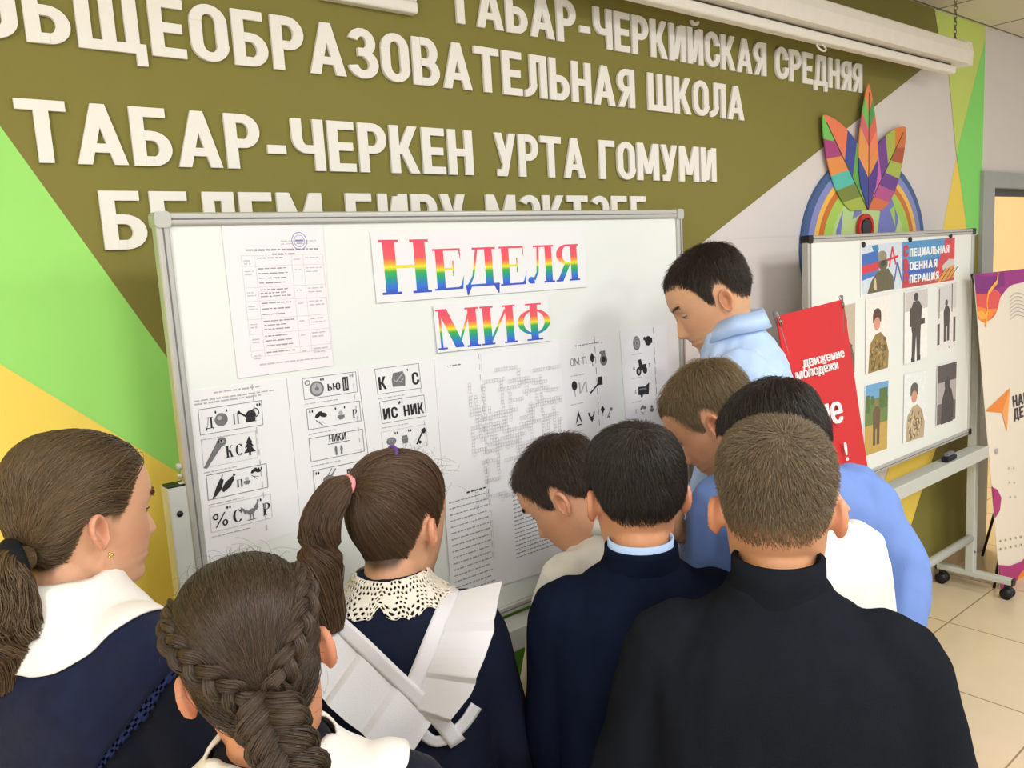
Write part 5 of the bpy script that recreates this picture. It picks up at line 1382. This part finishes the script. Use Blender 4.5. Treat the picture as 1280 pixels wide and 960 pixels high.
    def trousers(self, m, shoe=None):
        hp = self.torso([(.42, .155, .104, 0), (.47, .163, .108, -.002), (.54, .16, .106, -.004)]); me = remesh([hp] + self.leg_tubes((.085, .065, .055)), .009, 6); me.name = 'trousers'; me.materials.clear(); me.materials.append(m); link_mesh('trousers', me, self.root); self.shoes(shoe)

    def shoes(self, shoe=None):
        for sd in (1, -1):
            h = self.hip + self.tr * .082 * sd * self.sb; a = np.array([h[0], h[1], 0]); mb = MB(); f = self.tf0
            pts = [a - f * .06 + [0, 0, .035], a - f * .03 + [0, 0, .04], a + f * .05 + [0, 0, .036], a + f * .12 + [0, 0, .028], a + f * .155 + [0, 0, .024]]
            mb.tube(pts, [.026, .036, .038, .04, .02], shoe or M_shoe, 14); v = np.array(mb.v); v[:, 2] = np.maximum(v[:, 2], .003); mb.v = v.tolist(); mb.build('shoe', self.root)

    def skirt(self, m, z0=.42, ln=.42, flare=.28):
        rows = [(z0, .16, .11, 0), (z0 + .06, .18, .13, 0), (z0 + ln, flare, flare * .8, 0), (z0 + ln + .01, flare, flare * .8, 0)]; n = 60; V = []
        for i, (d, w, dp, yo) in enumerate(rows):
            for j in range(n):
                a = 2 * PI * j / n; k = 1 + (.05 * math.sin(a * 15) if i > 1 else 0); V.append(self.t(w * k * math.sin(a), dp * k * math.cos(a), -d))
        for i in range(3 * n, 4 * n): V[i] = V[i] * 1.0
        F = [(i * n + j, (i + 1) * n + j, (i + 1) * n + (j + 1) % n, i * n + (j + 1) % n) for i in range(3) for j in range(n)]; mb = MB(); mb.add(V, F, m, True); mb.build('skirt', self.root)

    def ring_collar(self, name, m, rows, open_front=0.0, n=40, thick=.003, fwd_tilt=0.0, label=None, lower=0.0):
        """band around the neck: rows of (height above neck base, side radius, depth radius, forward shift); open_front in radians leaves a gap"""
        V = []; full = open_front <= 0; cnt = n
        for d, w, dp, yo in rows + [(d, w - thick, dp - thick, yo) for d, w, dp, yo in rows[::-1]]:
            for j in range(cnt):
                a = (2 * PI * j / n) if full else open_front + (2 * PI - 2 * open_front) * j / (n - 1)
                c = math.cos(a); V.append(self.t(w * math.sin(a), yo + dp * c, d - fwd_tilt * c - lower * max(0, c)))
        k = len(rows) * 2; F = []
        for i in range(k):
            i2 = (i + 1) % k
            for j in range(cnt if full else cnt - 1): F.append((i * n + j, i2 * n + j, i2 * n + (j + 1) % n, i * n + (j + 1) % n))
        if not full: F += [tuple(i * n for i in range(k)), tuple(i * n + n - 1 for i in range(k))[::-1]]
        mb = MB(); mb.add(V, F, m, True); o = mb.build(name, self.root)
        if label: o['label'] = label
        return o

    def drape(self, a, length, off, step=.005, start=(.058, .056), ystart=0.0, zs=.004):
        """walk outward over the garment from the neckline in direction a: list of points"""
        c = self.t(start[0] * math.sin(a), ystart + start[1] * math.cos(a), zs); d = self.tr * math.sin(a) + self.tf * math.cos(a); p, nn, _, _ = self.g_bvh.find_nearest(Vector(c)); p = np.array(p); nn = np.array(nn); out = [p + nn * off]; L_ = 0
        while L_ < length:
            st = min(step, length - L_); d = nrmz(d - nn * (d @ nn)); q, n2, _, _ = self.g_bvh.find_nearest(Vector(p + d * st)); q = np.array(q); n2 = np.array(n2); n2 = n2 if n2 @ nn > -.2 else nn
            if np.linalg.norm(q - p) > 1e-5: d = nrmz(q - p)
            p, nn = q, nrmz(nn * .7 + n2 * .3); out.append(p + nn * off); L_ += st
        return np.array(out)

    def cape_collar(self, name, m, length, n=96, kk=14, off=.005, hole=None, thick=.0025, a0=0.0, label=None, ruffle=None, start=(.058, .056), zs=.004):
        """flat collar lying over the shoulders; length(a) is its depth in direction a, hole(a, u, length) cuts openings"""
        rings = []; A = [a0 + (2 * PI - 2 * a0) * j / (n if a0 == 0 else n - 1) for j in range(n)]
        for a in A:
            w = self.drape(a, length(a), off, start=start, zs=zs); t_ = np.linspace(0, len(w) - 1, kk); i0 = np.floor(t_).astype(int); i1 = np.minimum(i0 + 1, len(w) - 1); fr = (t_ - i0)[:, None]; rings.append(w[i0] * (1 - fr) + w[i1] * fr)
        G = np.array(rings)                                                # (n, kk, 3)
        for _ in range(9): G[1:-1] = (G[:-2] + 2 * G[1:-1] + G[2:]) / 4; G[:, 1:-1] = (G[:, :-2] + 2 * G[:, 1:-1] + G[:, 2:]) / 4
        for j in range(n):
            for i in range(kk):
                q, n2, _, _ = self.g_bvh.find_nearest(Vector(G[j, i])); q, n2 = np.array(q), np.array(n2); dd = (G[j, i] - q) @ n2
                if dd < off: G[j, i] = G[j, i] + n2 * (off - dd)
        F = []
        for j in range(n if a0 == 0 else n - 1):
            for i in range(kk - 1):
                if hole is not None and hole((A[j] + A[(j + 1) % n if j + 1 < n else j]) / 2 if j + 1 < n else A[j], (i + .5) / (kk - 1)): continue
                F.append((j * kk + i, j * kk + i + 1, ((j + 1) % n) * kk + i + 1, ((j + 1) % n) * kk + i))
        me = bpy.data.meshes.new(name); me.from_pydata(G.reshape(-1, 3).tolist(), [], F); me.materials.append(m); me.polygons.foreach_set('use_smooth', [True] * len(F)); o = link_mesh(name, me, self.root)
        sm = o.modifiers.new('thick', 'SOLIDIFY'); sm.thickness = thick; sm.offset = 0
        if label: o['label'] = label
        return o


def uv_ball(n, m):
    v = [(math.sin(PI * i / n) * math.cos(2 * PI * j / m), math.cos(PI * i / n), math.sin(PI * i / n) * math.sin(2 * PI * j / m)) for i in range(n + 1) for j in range(m)]
    return np.array(v), [(i * m + j, (i + 1) * m + j, (i + 1) * m + (j + 1) % m, i * m + (j + 1) % m) for i in range(n) for j in range(m)]


def cloth(name, rgb, rough=.85, bump=.25, bscale=420, noise=.06, sheen=0.0, stretch=None, nscale=40):
    m = mat(name, rgb, rough, .2, noise=noise, nscale=nscale, bump=bump, bscale=bscale, stretch=stretch)
    if 'knit' in name: m.node_tree.nodes['Principled BSDF'].inputs['Specular IOR Level'].default_value = .04
    if sheen: m.node_tree.nodes['Principled BSDF'].inputs['Sheen Weight'].default_value = sheen
    return m


M_shoe = mat('shoe_black', (30, 28, 28), .5, .4)
M_dark = cloth('trouser_wool_dark', (30, 32, 42))
M_knit_b = cloth('knit_black', (25, 27, 33), .95, .25, 420, .15)
M_knit_n = cloth('knit_navy', (17, 23, 40), .95, .25, 420, .15)
M_shirt_l = cloth('shirt_light_blue', (176, 200, 236), .8, .12, 600, .03)
M_shirt_m = cloth('shirt_mid_blue', (106, 132, 190), .8, .12, 600, .04)
M_shirt_w = cloth('shirt_white', (218, 216, 210), .8, .12, 600, .02)
M_navy = cloth('dress_navy', (19, 25, 46), .85, .25, 500, .08)
M_cape = cloth('cape_velvet_navy', (17, 24, 50), .8, .3, 60, .5, .08, nscale=40)
M_velvet = cloth('dress_velvet_navy', (13, 16, 32), .8, .3, 60, .5, .08, nscale=26)
M_lacen = cloth('lace_navy', (34, 44, 84), .8, .4, 240, .35)
M_white = cloth('collar_white_cotton', (232, 228, 220), .8, .1, 400, .02)
M_lace = cloth('lace_cream', (238, 230, 214), .85, .4, 500, .06)
M_apron = cloth('apron_white', (220, 218, 221), .75, .1, 500, .02)

# ------------------------------------------------------------------ boy in black turtleneck, front right
HB_ = {}


def boy(p, hair_rgb, n=9000, line=HL_BOY, whorl=(.1, -.62, .78), eyes=False, stub=1.0, scalp=None, **kw):
    p.body(scalp or hair_rgb, line, stub, fade=kw.pop('skin_fade', .02))
    p.hair([short_hair(p.rng, n, line, whorl, hair_rgb, **kw)])
    if eyes: p.eyes()


k9 = Person('boy seen from behind in black turtleneck sweater with short light brown hair', 'person', C(970, 628, 1.1), 57, 4, 0, 1.0, body_yaw=55, sb=1.02, seed=9, skin=(206, 148, 108))
k9.arm_default(1, .075, .02); k9.arm_default(-1, .075, .02)
boy(k9, (112, 95, 72), 16000, lmax=.016, lmin=.004, fade=.1, lift=.3, spike=.3, cap=.004, soft=.016, r0=.00042, skin_fade=.045, scalp=(104, 86, 64))
k9.garment('sweater', M_knit_b, folds=.005, grow=.008)
k9.ring_collar('turtleneck', M_knit_b, [(-.03, .078, .06, -.004), (-.005, .064, .06, -.006), (.02, .058, .057, -.008), (.045, .057, .056, -.01), (.047, .054, .053, -.01)], thick=.006)
k9.trousers(M_dark)

# ------------------------------------------------------------------ boy in navy sweater, middle
k5 = Person('dark-haired boy seen from behind in navy sweater with pale blue shirt collar', 'person', C(794, 614, 1.38), 35, 6, 0, 1.0, body_yaw=40, sb=.95, nb_off=(-.004, 0, 0), seed=5, skin=(206, 146, 106))
k5.arm_default(1, .02, .1); k5.arm_default(-1, .03, .04)
boy(k5, (54, 46, 40), 15000, lmax=.03, lmin=.006, fade=.07, lift=.16, skin_fade=.03, r0=.00045, stub=1.0, whorl=(.05, -.5, .86))
k5.garment('sweater', M_knit_n, folds=.005, grow=.006, seed=3)
k5.ring_collar('shirt_collar', M_shirt_l, [(-.01, .06, .058, -.004), (.02, .057, .057, -.006), (.042, .056, .056, -.008)], thick=.003)
k5.ring_collar('sweater_collar', M_knit_n, [(-.03, .078, .06, -.004), (-.005, .067, .062, -.006), (.02, .0625, .062, -.008), (.03, .062, .0615, -.008)], thick=.005)
k5.trousers(M_dark)

# ------------------------------------------------------------------ boy in white shirt, profile to the left
k4 = Person('boy in white shirt bending his head towards the crossword, dark brown hair', 'person', C(706, 615, 1.74), -27, 38, 0, 1.0, body_yaw=5, lean=4, sb=.95, nb_off=(.03, 0, 0), seed=4, skin=(212, 158, 124))
k4.arm_default(1, .02, .08); k4.arm_default(-1, .0, .1)
boy(k4, (66, 52, 42), 12000, eyes=True, lmax=.032, lmin=.006, fade=.06, lift=.24, cap=.011, fringe=.35, r0=.00045)
k4.garment('shirt', M_shirt_w, folds=.008, grow=.008, seed=5)
k4.ring_collar('shirt_collar', M_shirt_w, [(-.022, .074, .07, 0), (0, .064, .062, -.003), (.03, .059, .058, -.006), (.034, .062, .061, -.006), (.004, .073, .071, -.002)], thick=.003, open_front=.25)
k4.trousers(M_dark)

# ------------------------------------------------------------------ tall boy
k6 = Person('tall dark-haired boy in light blue shirt looking down at the whiteboard', 'person', C(888, 371, 2.05), -46, 29, 0, 1.07, body_yaw=-34, lean=6, sb=1.08, nb_off=(-.02, .02, 0), seed=6, skin=(212, 162, 124), lip=(196, 108, 98))
k6.arm_default(1, .03, .05); k6.arm_default(-1, .04, .06)
boy(k6, (56, 45, 36), 12000, eyes=True, lmax=.022, lmin=.004, fade=.07, lift=.28, cap=.009, fringe=.5, r0=.00045, scalp=(70, 56, 46))
k6.garment('shirt', M_shirt_l, folds=.008, grow=.01, seed=2)
k6.ring_collar('shirt_collar', M_shirt_l, [(-.03, .078, .074, 0), (0, .066, .064, -.003), (.04, .06, .059, -.008), (.046, .063, .063, -.008), (.004, .08, .08, -.004)], thick=.003, open_front=.3, lower=.02)
k6.trousers(M_dark)

# ------------------------------------------------------------------ fair-haired boy reaching out
k7 = Person('fair-haired boy in blue shirt bending forward and reaching to the board', 'person', C(890, 522, 1.71), -25, 38, 0, .98, body_yaw=-18, lean=6, sb=.88, nb=C(926, 594, 1.73), seed=7, skin=(208, 156, 122))
k7.arm_default(-1, el=C(918, 692, 1.66), wr=C(850, 664, 1.58)); k7.arm_default(1, .03, .1)
boy(k7, (126, 106, 76), 12000, eyes=True, lmax=.032, lmin=.005, fade=.07, lift=.26, cap=.011, fringe=.35, r0=.00045, scalp=(120, 98, 74))
k7.garment('shirt', M_shirt_m, folds=.008, grow=.006, seed=6, cut=.84)
k7.ring_collar('shirt_collar', M_shirt_m, [(-.02, .074, .07, 0), (0, .064, .062, -.003), (.03, .059, .058, -.006), (.034, .062, .061, -.006), (.004, .073, .071, -.002)], thick=.003, open_front=.25)
k7.trousers(M_dark)

# ------------------------------------------------------------------ dark-haired boy behind the turtleneck boy
k8 = Person('dark-haired boy in blue shirt bending over behind the boy in the black turtleneck', 'person', C(970, 558, 1.47), -10, 30, 0, 1.0, body_yaw=38, lean=3, sb=.94, nb=C(984, 568, 1.52), seed=8, skin=(206, 150, 116))
k8.arm_default(1, el=C(1126, 715, 1.47), wr=C(1118, 870, 1.4)); k8.arm_default(-1, .03, .02)
boy(k8, (52, 43, 36), 12000, lmax=.03, lmin=.006, fade=.05, lift=.16, r0=.00045)
k8.garment('shirt', M_shirt_m, folds=.008, grow=.01, seed=9)
k8.ring_collar('shirt_collar', M_shirt_m, [(-.02, .074, .07, 0), (0, .064, .062, -.003), (.03, .059, .058, -.006), (.034, .062, .061, -.006), (.004, .073, .071, -.002)], thick=.003, open_front=.25)
k8.trousers(M_dark)

# ------------------------------------------------------------------ child in white shirt, hidden by the turtleneck boy
kx = Person('child in white shirt stooping between the two boys, head hidden behind black turtleneck boy', 'person', C(988, 684, 1.36), -10, 34, 0, .9, body_yaw=5, lean=5, sb=.82, seed=10, nb=C(1014, 654, 1.31))
kx.arm_default(1, .03, .03); kx.arm_default(-1, .02, .03)
boy(kx, (60, 48, 40), 5000, lmax=.03, lmin=.008, fade=.05, lift=.3, r0=.0005)
kx.garment('shirt', M_shirt_w, folds=.008, grow=.008, seed=11)
kx.trousers(M_dark)

# ------------------------------------------------------------------ girl with lace collar and apron
H3 = (88, 66, 48)
g3 = Person('girl with high ponytail, cream lace collar and white ruffled apron over navy dress', 'person', C(499, 648, 1.43), 66, 8, 0, 1.0, body_yaw=44, lean=4, sb=.95, nb_off=(0, 0, .01), seed=3, skin=(208, 156, 122))
g3.arm_default(1, .05, .04); g3.arm_default(-1, .05, .04)
g3.body(H3, HL_GIRL, 1.0)
tie3 = (-.03, -.095, .066)
tw = g3.h2w(HC + nrmz(np.array(tie3) - HC) * .112)
b1 = tied_hair(g3.rng, 9000, HL_GIRL, tie3, H3, vol=.008, sel=lambda q: q[:, 1] < .02)
b2 = tied_hair(g3.rng, 6000, HL_GIRL, (.015, -.03, .125), H3, vol=.01, sel=lambda q: (q[:, 1] >= .02) & (q[:, 2] > .03))
b2b = tied_hair(g3.rng, 4000, HL_GIRL, tie3, H3, vol=.008, sel=lambda q: (q[:, 1] >= .02) & (q[:, 2] <= .045))
top = HC + nrmz(np.array((.015, -.03, .125)) - HC) * .1
tl3 = bundle(g3.rng, spline([top + [0, .01, -.004], top + [-.002, -.004, .004], top + [-.02, -.045, -.004], np.array(tie3) + [0, 0, .014], np.array(tie3) + [-.002, -.012, .0]], 14), .013, 900, H3, flat=.5)
pt = [np.array(tie3) + o for o in ([.004, .01, 0], [-.003, -.01, .002], [-.012, -.03, -.012], [-.022, -.05, -.05], [-.022, -.055, -.11], [-.014, -.05, -.17], [-.004, -.042, -.225])]
pony3 = bundle(g3.rng, spline(pt, 18), np.interp(np.linspace(0, 1, 18), [0, .1, .3, .7, 1], [.014, .013, .026, .034, .018]), 5200, H3, wave=.006)
fr_ = g3.rng; q_, d_ = roots(fr_, 550, HL_GIRL, .01); sel = (q_[:, 1] > .03) & (q_[:, 2] > .04); q_, d_ = q_[sel], d_[sel]
u_ = np.linspace(0, 1, 9)[None, :, None]; cv = fr_.normal(size=(len(q_), 1, 3)); fl = q_[:, None] + d_[:, None] * (.03 * u_ * fr_.uniform(.4, 1.2, (len(q_), 1, 1))) + .012 * cv * u_ ** 2 + .008 * np.sin(u_ * 7 + cv * 3) * u_
fly = (clamp_out(fl, .001), .0002 * np.ones((len(q_), 9)), hair_cols(fr_, len(q_), H3))
g3.hair([b1, b2, b2b, tl3, fly]); o = g3.hair([pony3], 'ponytail')
M_pink_t = cloth('hair_tie_pink', (240, 150, 150), .6, .1); M_purple_t = cloth('hair_tie_purple', (96, 60, 140), .6, .1)


def tie_ring(p, c, ax, r, m, rr, label):
    ax = nrmz(np.array(ax, float)); a = nrmz(np.cross(ax, [0.3, .2, 1])); b = np.cross(ax, a); mb = MB(); mb.tube(p.h2w([np.array(c) + (a * math.cos(t) + b * math.sin(t)) * r for t in np.linspace(0, 2 * PI, 24)]), rr, m, 10, cap=False); o = mb.build('hair_tie', p.root); o['label'] = label


tie_ring(g3, np.array(tie3) + [-.002, -.008, .003], (-.3, -.9, .2), .0135, M_pink_t, .0055, 'pink hair tie')
tie_ring(g3, top + [-.004, -.008, -.0005], (-.35, -.9, .1), .011, M_purple_t, .0045, 'purple hair tie')
g3.garment('dress', M_navy, folds=.004, grow=.008, seed=4); g3.skirt(M_navy); g3.shoes()


def lace_hole(a, u):
    """openwork: round eyelets on a polar net, scalloped outer edge"""
    sc_ = abs(((a / (2 * PI) * 12) % 1) - .5) * 2
    if u > .8 and sc_ > 1.25 - (u - .8) * 3.2: return True
    i = u * 8; row_ = int(i); x = a / (2 * PI) * 64 + .5 * (row_ % 2); cx, cy = (x % 1) - .5, (i % 1) - .5
    if row_ in (0, 3, 4) and (int(x) % 5 in (0, 1)): return False
    return cx * cx + cy * cy < .1


_gap = lambda a: min(abs(a - PI), 2 * PI - abs(a - PI))
g3.cape_collar('lace_collar', M_lace, lambda a: .066 * (1 - .45 * math.exp(-(_gap(a) / .1) ** 2)) + .005 * math.cos(a * 12), n=420, kk=50, off=.004, hole=lace_hole, thick=.002)

# apron: two shoulder straps crossing on the back, each with a pleated ruffle standing outward


def surf(p, x, y):
    d = Vector(nrmz(ray(x, y))); h = p.g_bvh.ray_cast(Vector(CAM), d)
    if h[0] is None: h = p.g_bvh.find_nearest(Vector(C(x, y, float((p.nb - CAM) @ RC[2]))))
    return np.array(h[0]), np.array(h[1])


def strap(p, pix, width_px, name, off=.006, label=None, m=None):
    pts = spline([np.array(a) for a in pix], 22); V = []
    for i, c in enumerate(pts):
        t = pts[min(i + 1, 21)] - pts[max(i - 1, 0)]; nn = np.array([-t[1], t[0]]) / (np.hypot(*t) + 1e-9); row_ = []
        for k in range(5):
            q = c + nn * width_px * (k / 4 - .5); h, n_ = surf(p, *q); row_.append(h + n_ * off)
        V.append(row_)
    G = np.array(V)
    for _ in range(4): G[1:-1] = (G[:-2] + 2 * G[1:-1] + G[2:]) / 4
    F = [(i * 5 + j, i * 5 + j + 1, (i + 1) * 5 + j + 1, (i + 1) * 5 + j) for i in range(21) for j in range(4)]
    me = bpy.data.meshes.new(name); me.from_pydata(G.reshape(-1, 3).tolist(), [], F); me.materials.append(m or M_apron); me.polygons.foreach_set('use_smooth', [True] * len(F)); o = link_mesh(name, me, p.root); s = o.modifiers.new('thick', 'SOLIDIFY'); s.thickness = .003; s.offset = 0
    return G


def ruffle(p, edge, outv, width, pleats, name, amp=.006):
    """pleated frill: edge points (n, 3), outward vectors per point, width per point"""
    E = np.array([np.interp(np.linspace(0, len(edge) - 1, 120), range(len(edge)), edge[:, c]) for c in range(3)]).T
    O = np.array([np.interp(np.linspace(0, len(outv) - 1, 120), range(len(outv)), outv[:, c]) for c in range(3)]).T; T = nrmz(np.gradient(E, axis=0)); Nn = nrmz(np.cross(T, O)); Wd = np.interp(np.linspace(0, 1, 120), np.linspace(0, 1, len(width)), width); V = []
    for i in range(120):
        ph = (i / 119 * pleats) % 1; saw = (ph if ph < .86 else (1 - ph) / .14 * .86) - .43
        for k in range(7): u = k / 6; V.append(E[i] + O[i] * Wd[i] * u + Nn[i] * amp * 2 * saw * (.35 + .65 * u))
    F = [(i * 7 + j, i * 7 + j + 1, (i + 1) * 7 + j + 1, (i + 1) * 7 + j) for i in range(119) for j in range(6)]
    me = bpy.data.meshes.new(name); me.from_pydata(np.array(V).tolist(), [], F); me.materials.append(M_apron); o = link_mesh(name, me, p.root); s = o.modifiers.new('thick', 'SOLIDIFY'); s.thickness = .002; s.offset = 0
    return o


GR = strap(g3, [(566, 738), (547, 780), (527, 830), (512, 868), (500, 905)], 20, 'apron_strap')
GL = strap(g3, [(425, 778), (462, 812), (505, 852), (545, 892), (570, 925)], 20, 'apron_strap', off=.0095)
ed = (GR[:, 0] if GR[2, 0] @ RC[0] > GR[2, 4] @ RC[0] else GR[:, 4])[:19]; ov = np.array([nrmz(RC[0] * .95 + np.array([0, 0, .34]) - RC[2] * .3 + np.array([0, 0, -.55]) * (i / 18)) for i in range(19)])
ruffle(g3, ed, ov, [.078, .085, .085, .08, .06], 3, 'apron_ruffle')
ed = (GL[:, 0] if GL[8, 0] @ RC[1] < GL[8, 4] @ RC[1] else GL[:, 4])[:17]; ov = np.array([nrmz(-RC[0] * (.55 - .0 * i / 16) - RC[1] * .75 - RC[2] * .25) for i in range(17)])
ruffle(g3, ed, ov, [.075, .085, .085, .08, .07], 3, 'apron_ruffle')
strap(g3, [(520, 905), (545, 925), (575, 905), (592, 880)], 14, 'apron_belt', off=.007)

# ------------------------------------------------------------------ girl in profile on the left
H1 = (96, 76, 52)
g1 = Person('girl in profile with low ponytail and big white collar over navy velvet dress', 'person', C(104, 640, 1.2), 76, 6, 0, 1.0, body_yaw=60, lean=3, seed=1, skin=(212, 160, 126), lip=(196, 112, 104))
g1.arm_default(1, .06, .05); g1.arm_default(-1, .06, .05)
g1.body(H1, HL_GIRL, 1.0); g1.eyes(down=.35, brow_rgb=(96, 74, 54), br=.00032)
tie1 = (.03, -.1, -.042)
b1 = tied_hair(g1.rng, 17000, HL_GIRL, tie1, H1, vol=.011)
pt = [np.array(tie1) + o for o in ([-.002, .012, 0], [.004, -.014, -.002], [.012, -.026, -.022], [.018, -.03, -.06], [.02, -.03, -.11], [.016, -.024, -.16])]
pony1 = bundle(g1.rng, spline(pt, 18), np.interp(np.linspace(0, 1, 18), [0, .12, .35, .7, 1], [.016, .016, .033, .04, .018]), 5000, H1, wave=.012)
g1.hair([b1]); g1.hair([pony1], 'ponytail')
tie_ring(g1, np.array(tie1) + [-.003, -.006, -.003], (-.2, -.95, -.25), .02, cloth('scrunchie_black', (24, 24, 26), .9, .4), .013, 'black scrunchie')
for k, (dx, dz) in enumerate(((0, 0), (.0, -.004), (.003, -.002))):
    mb = MB(); v, f = uv_ball(8, 10); mb.add(g1.h2w(np.array([.083, -.006 + dx, -.047 + dz]) + v * .0024), f, mat('earring_gold', (226, 190, 120), .25, .6, metal=.9), True)
    if k == 0: mbe = mb
    else: mbe.add(g1.h2w(np.array([.083, -.006 + dx, -.047 + dz]) + v * .0024), f, _mats['earring_gold'], True)
mbe.build('earring', g1.root)
g1.garment('dress', M_velvet, folds=.003, grow=.01, seed=8); g1.skirt(M_velvet); g1.shoes()
g1.cape_collar('velvet_cape', M_cape, lambda a: .13 + .16 * (.5 - .5 * math.cos(a)) ** 2, n=120, kk=30, off=.008)
g1.cape_collar('lace_edging', M_lacen, lambda a: .146 + .16 * (.5 - .5 * math.cos(a)) ** 2 + .003 * math.sin(a * 40), n=300, kk=50, off=.005, hole=lambda a, u: u > .9 and (math.sin(a * 120) * math.sin(u * 160) > .35))
g1.cape_collar('white_collar', M_white, lambda a: .105 + .012 * abs(math.cos(a * 2.5)), n=160, kk=18, off=.013, a0=.12, thick=.003)

# ------------------------------------------------------------------ girl with plaits, nearest to the camera
H2 = (70, 55, 42)
g2 = Person('girl seen from behind with braided brown hair, white collar and navy dress', 'person', C(318, 818, .95), 21, 8, -9, 1.0, body_yaw=26, seed=2, skin=(206, 144, 108))
g2.arm_default(1, .06, .03); g2.arm_default(-1, .06, .03)
g2.body(H2, HL_GIRL, 1.0)
J = np.array([.004, -.1, -.03])
crown = tied_hair(g2.rng, 24000, HL_GIRL, J, H2, vol=.008, r0=.0003, k=14)
low = tied_hair(g2.rng, 7000, HL_GIRL, J + [0, .01, -.045], H2, vol=.012, r0=.0003, k=12, sel=lambda q: (q[:, 2] < .01))
bat = [crown, low]


def on_head(pts, off):
    d = nrmz(np.array(pts, float) - HC); return HC + d * (hrad(d)[:, None] + off)


core = []
for sd in (1, -1):
    path = spline(on_head([(sd * .066, .0, .08), (sd * .066, -.04, .062), (sd * .052, -.075, .038), (sd * .028, -.095, .006), (sd * .006, -.1, -.03)], .012), 46)
    T = nrmz(np.gradient(path, axis=0)); O = nrmz(path - HC); S = nrmz(np.cross(T, O))
    bat_b = braid(g2.rng, path, np.interp(np.linspace(0, 1, 46), [0, .3, 1], [.007, .013, .015]), 420, H2, 2.6, S, O, r0=.00035)
    h = Hair()
    for P, r, c in bat_b: h.add(*strands(g2.h2w(P), r, c))
    h.build('side_plait', g2.root, M_hair)
g2.hair(bat)
path = spline([J + [0, -.004, .012], J + [.002, -.018, -.01], J + [.008, -.026, -.05], J + [.018, -.026, -.1], J + [.024, -.024, -.16], J + [.028, -.02, -.24], J + [.03, -.018, -.32]], 70)
T = nrmz(np.gradient(path, axis=0)); O = nrmz(np.tile([0, -1, .1], (70, 1))); S = nrmz(np.cross(T, O)); h = Hair()
for P, r, c in braid(g2.rng, path, np.interp(np.linspace(0, 1, 70), [0, .15, .6, 1], [.022, .03, .026, .014]), 900, H2, 3.6, S, O, r0=.00038, thick=.52): h.add(*strands(g2.h2w(P), r, c))
h.build('plait', g2.root, M_hair)
q_, d_ = roots(g2.rng, 240, HL_GIRL, .01); u_ = np.linspace(0, 1, 9)[None, :, None]; cv = g2.rng.normal(size=(len(q_), 1, 3)); tdir = nrmz(np.cross(d_, cv[:, 0]))[:, None]
fl = q_[:, None] + d_[:, None] * (.012 * np.sin(u_ * 2.6)) + tdir * .035 * u_ * g2.rng.uniform(.3, 1, (len(q_), 1, 1)) + .01 * cv * u_ ** 2
V, F, Cc = strands(g2.h2w(clamp_out(fl, .002)), .00013 * np.ones((len(q_), 9)), hair_cols(g2.rng, len(q_), H2)); me = quick_mesh('loose_hair', V, F, [M_hair]); set_col(me, Cc); link_mesh('loose_hair', me, g2.root)
g2.garment('dress', M_velvet, folds=.003, grow=.008, seed=12); g2.skirt(M_velvet); g2.shoes()
g2.cape_collar('white_collar', M_white, lambda a: .1 + .012 * abs(math.cos(a * 2.5)), n=160, kk=18, off=.008, a0=.15, thick=.003)
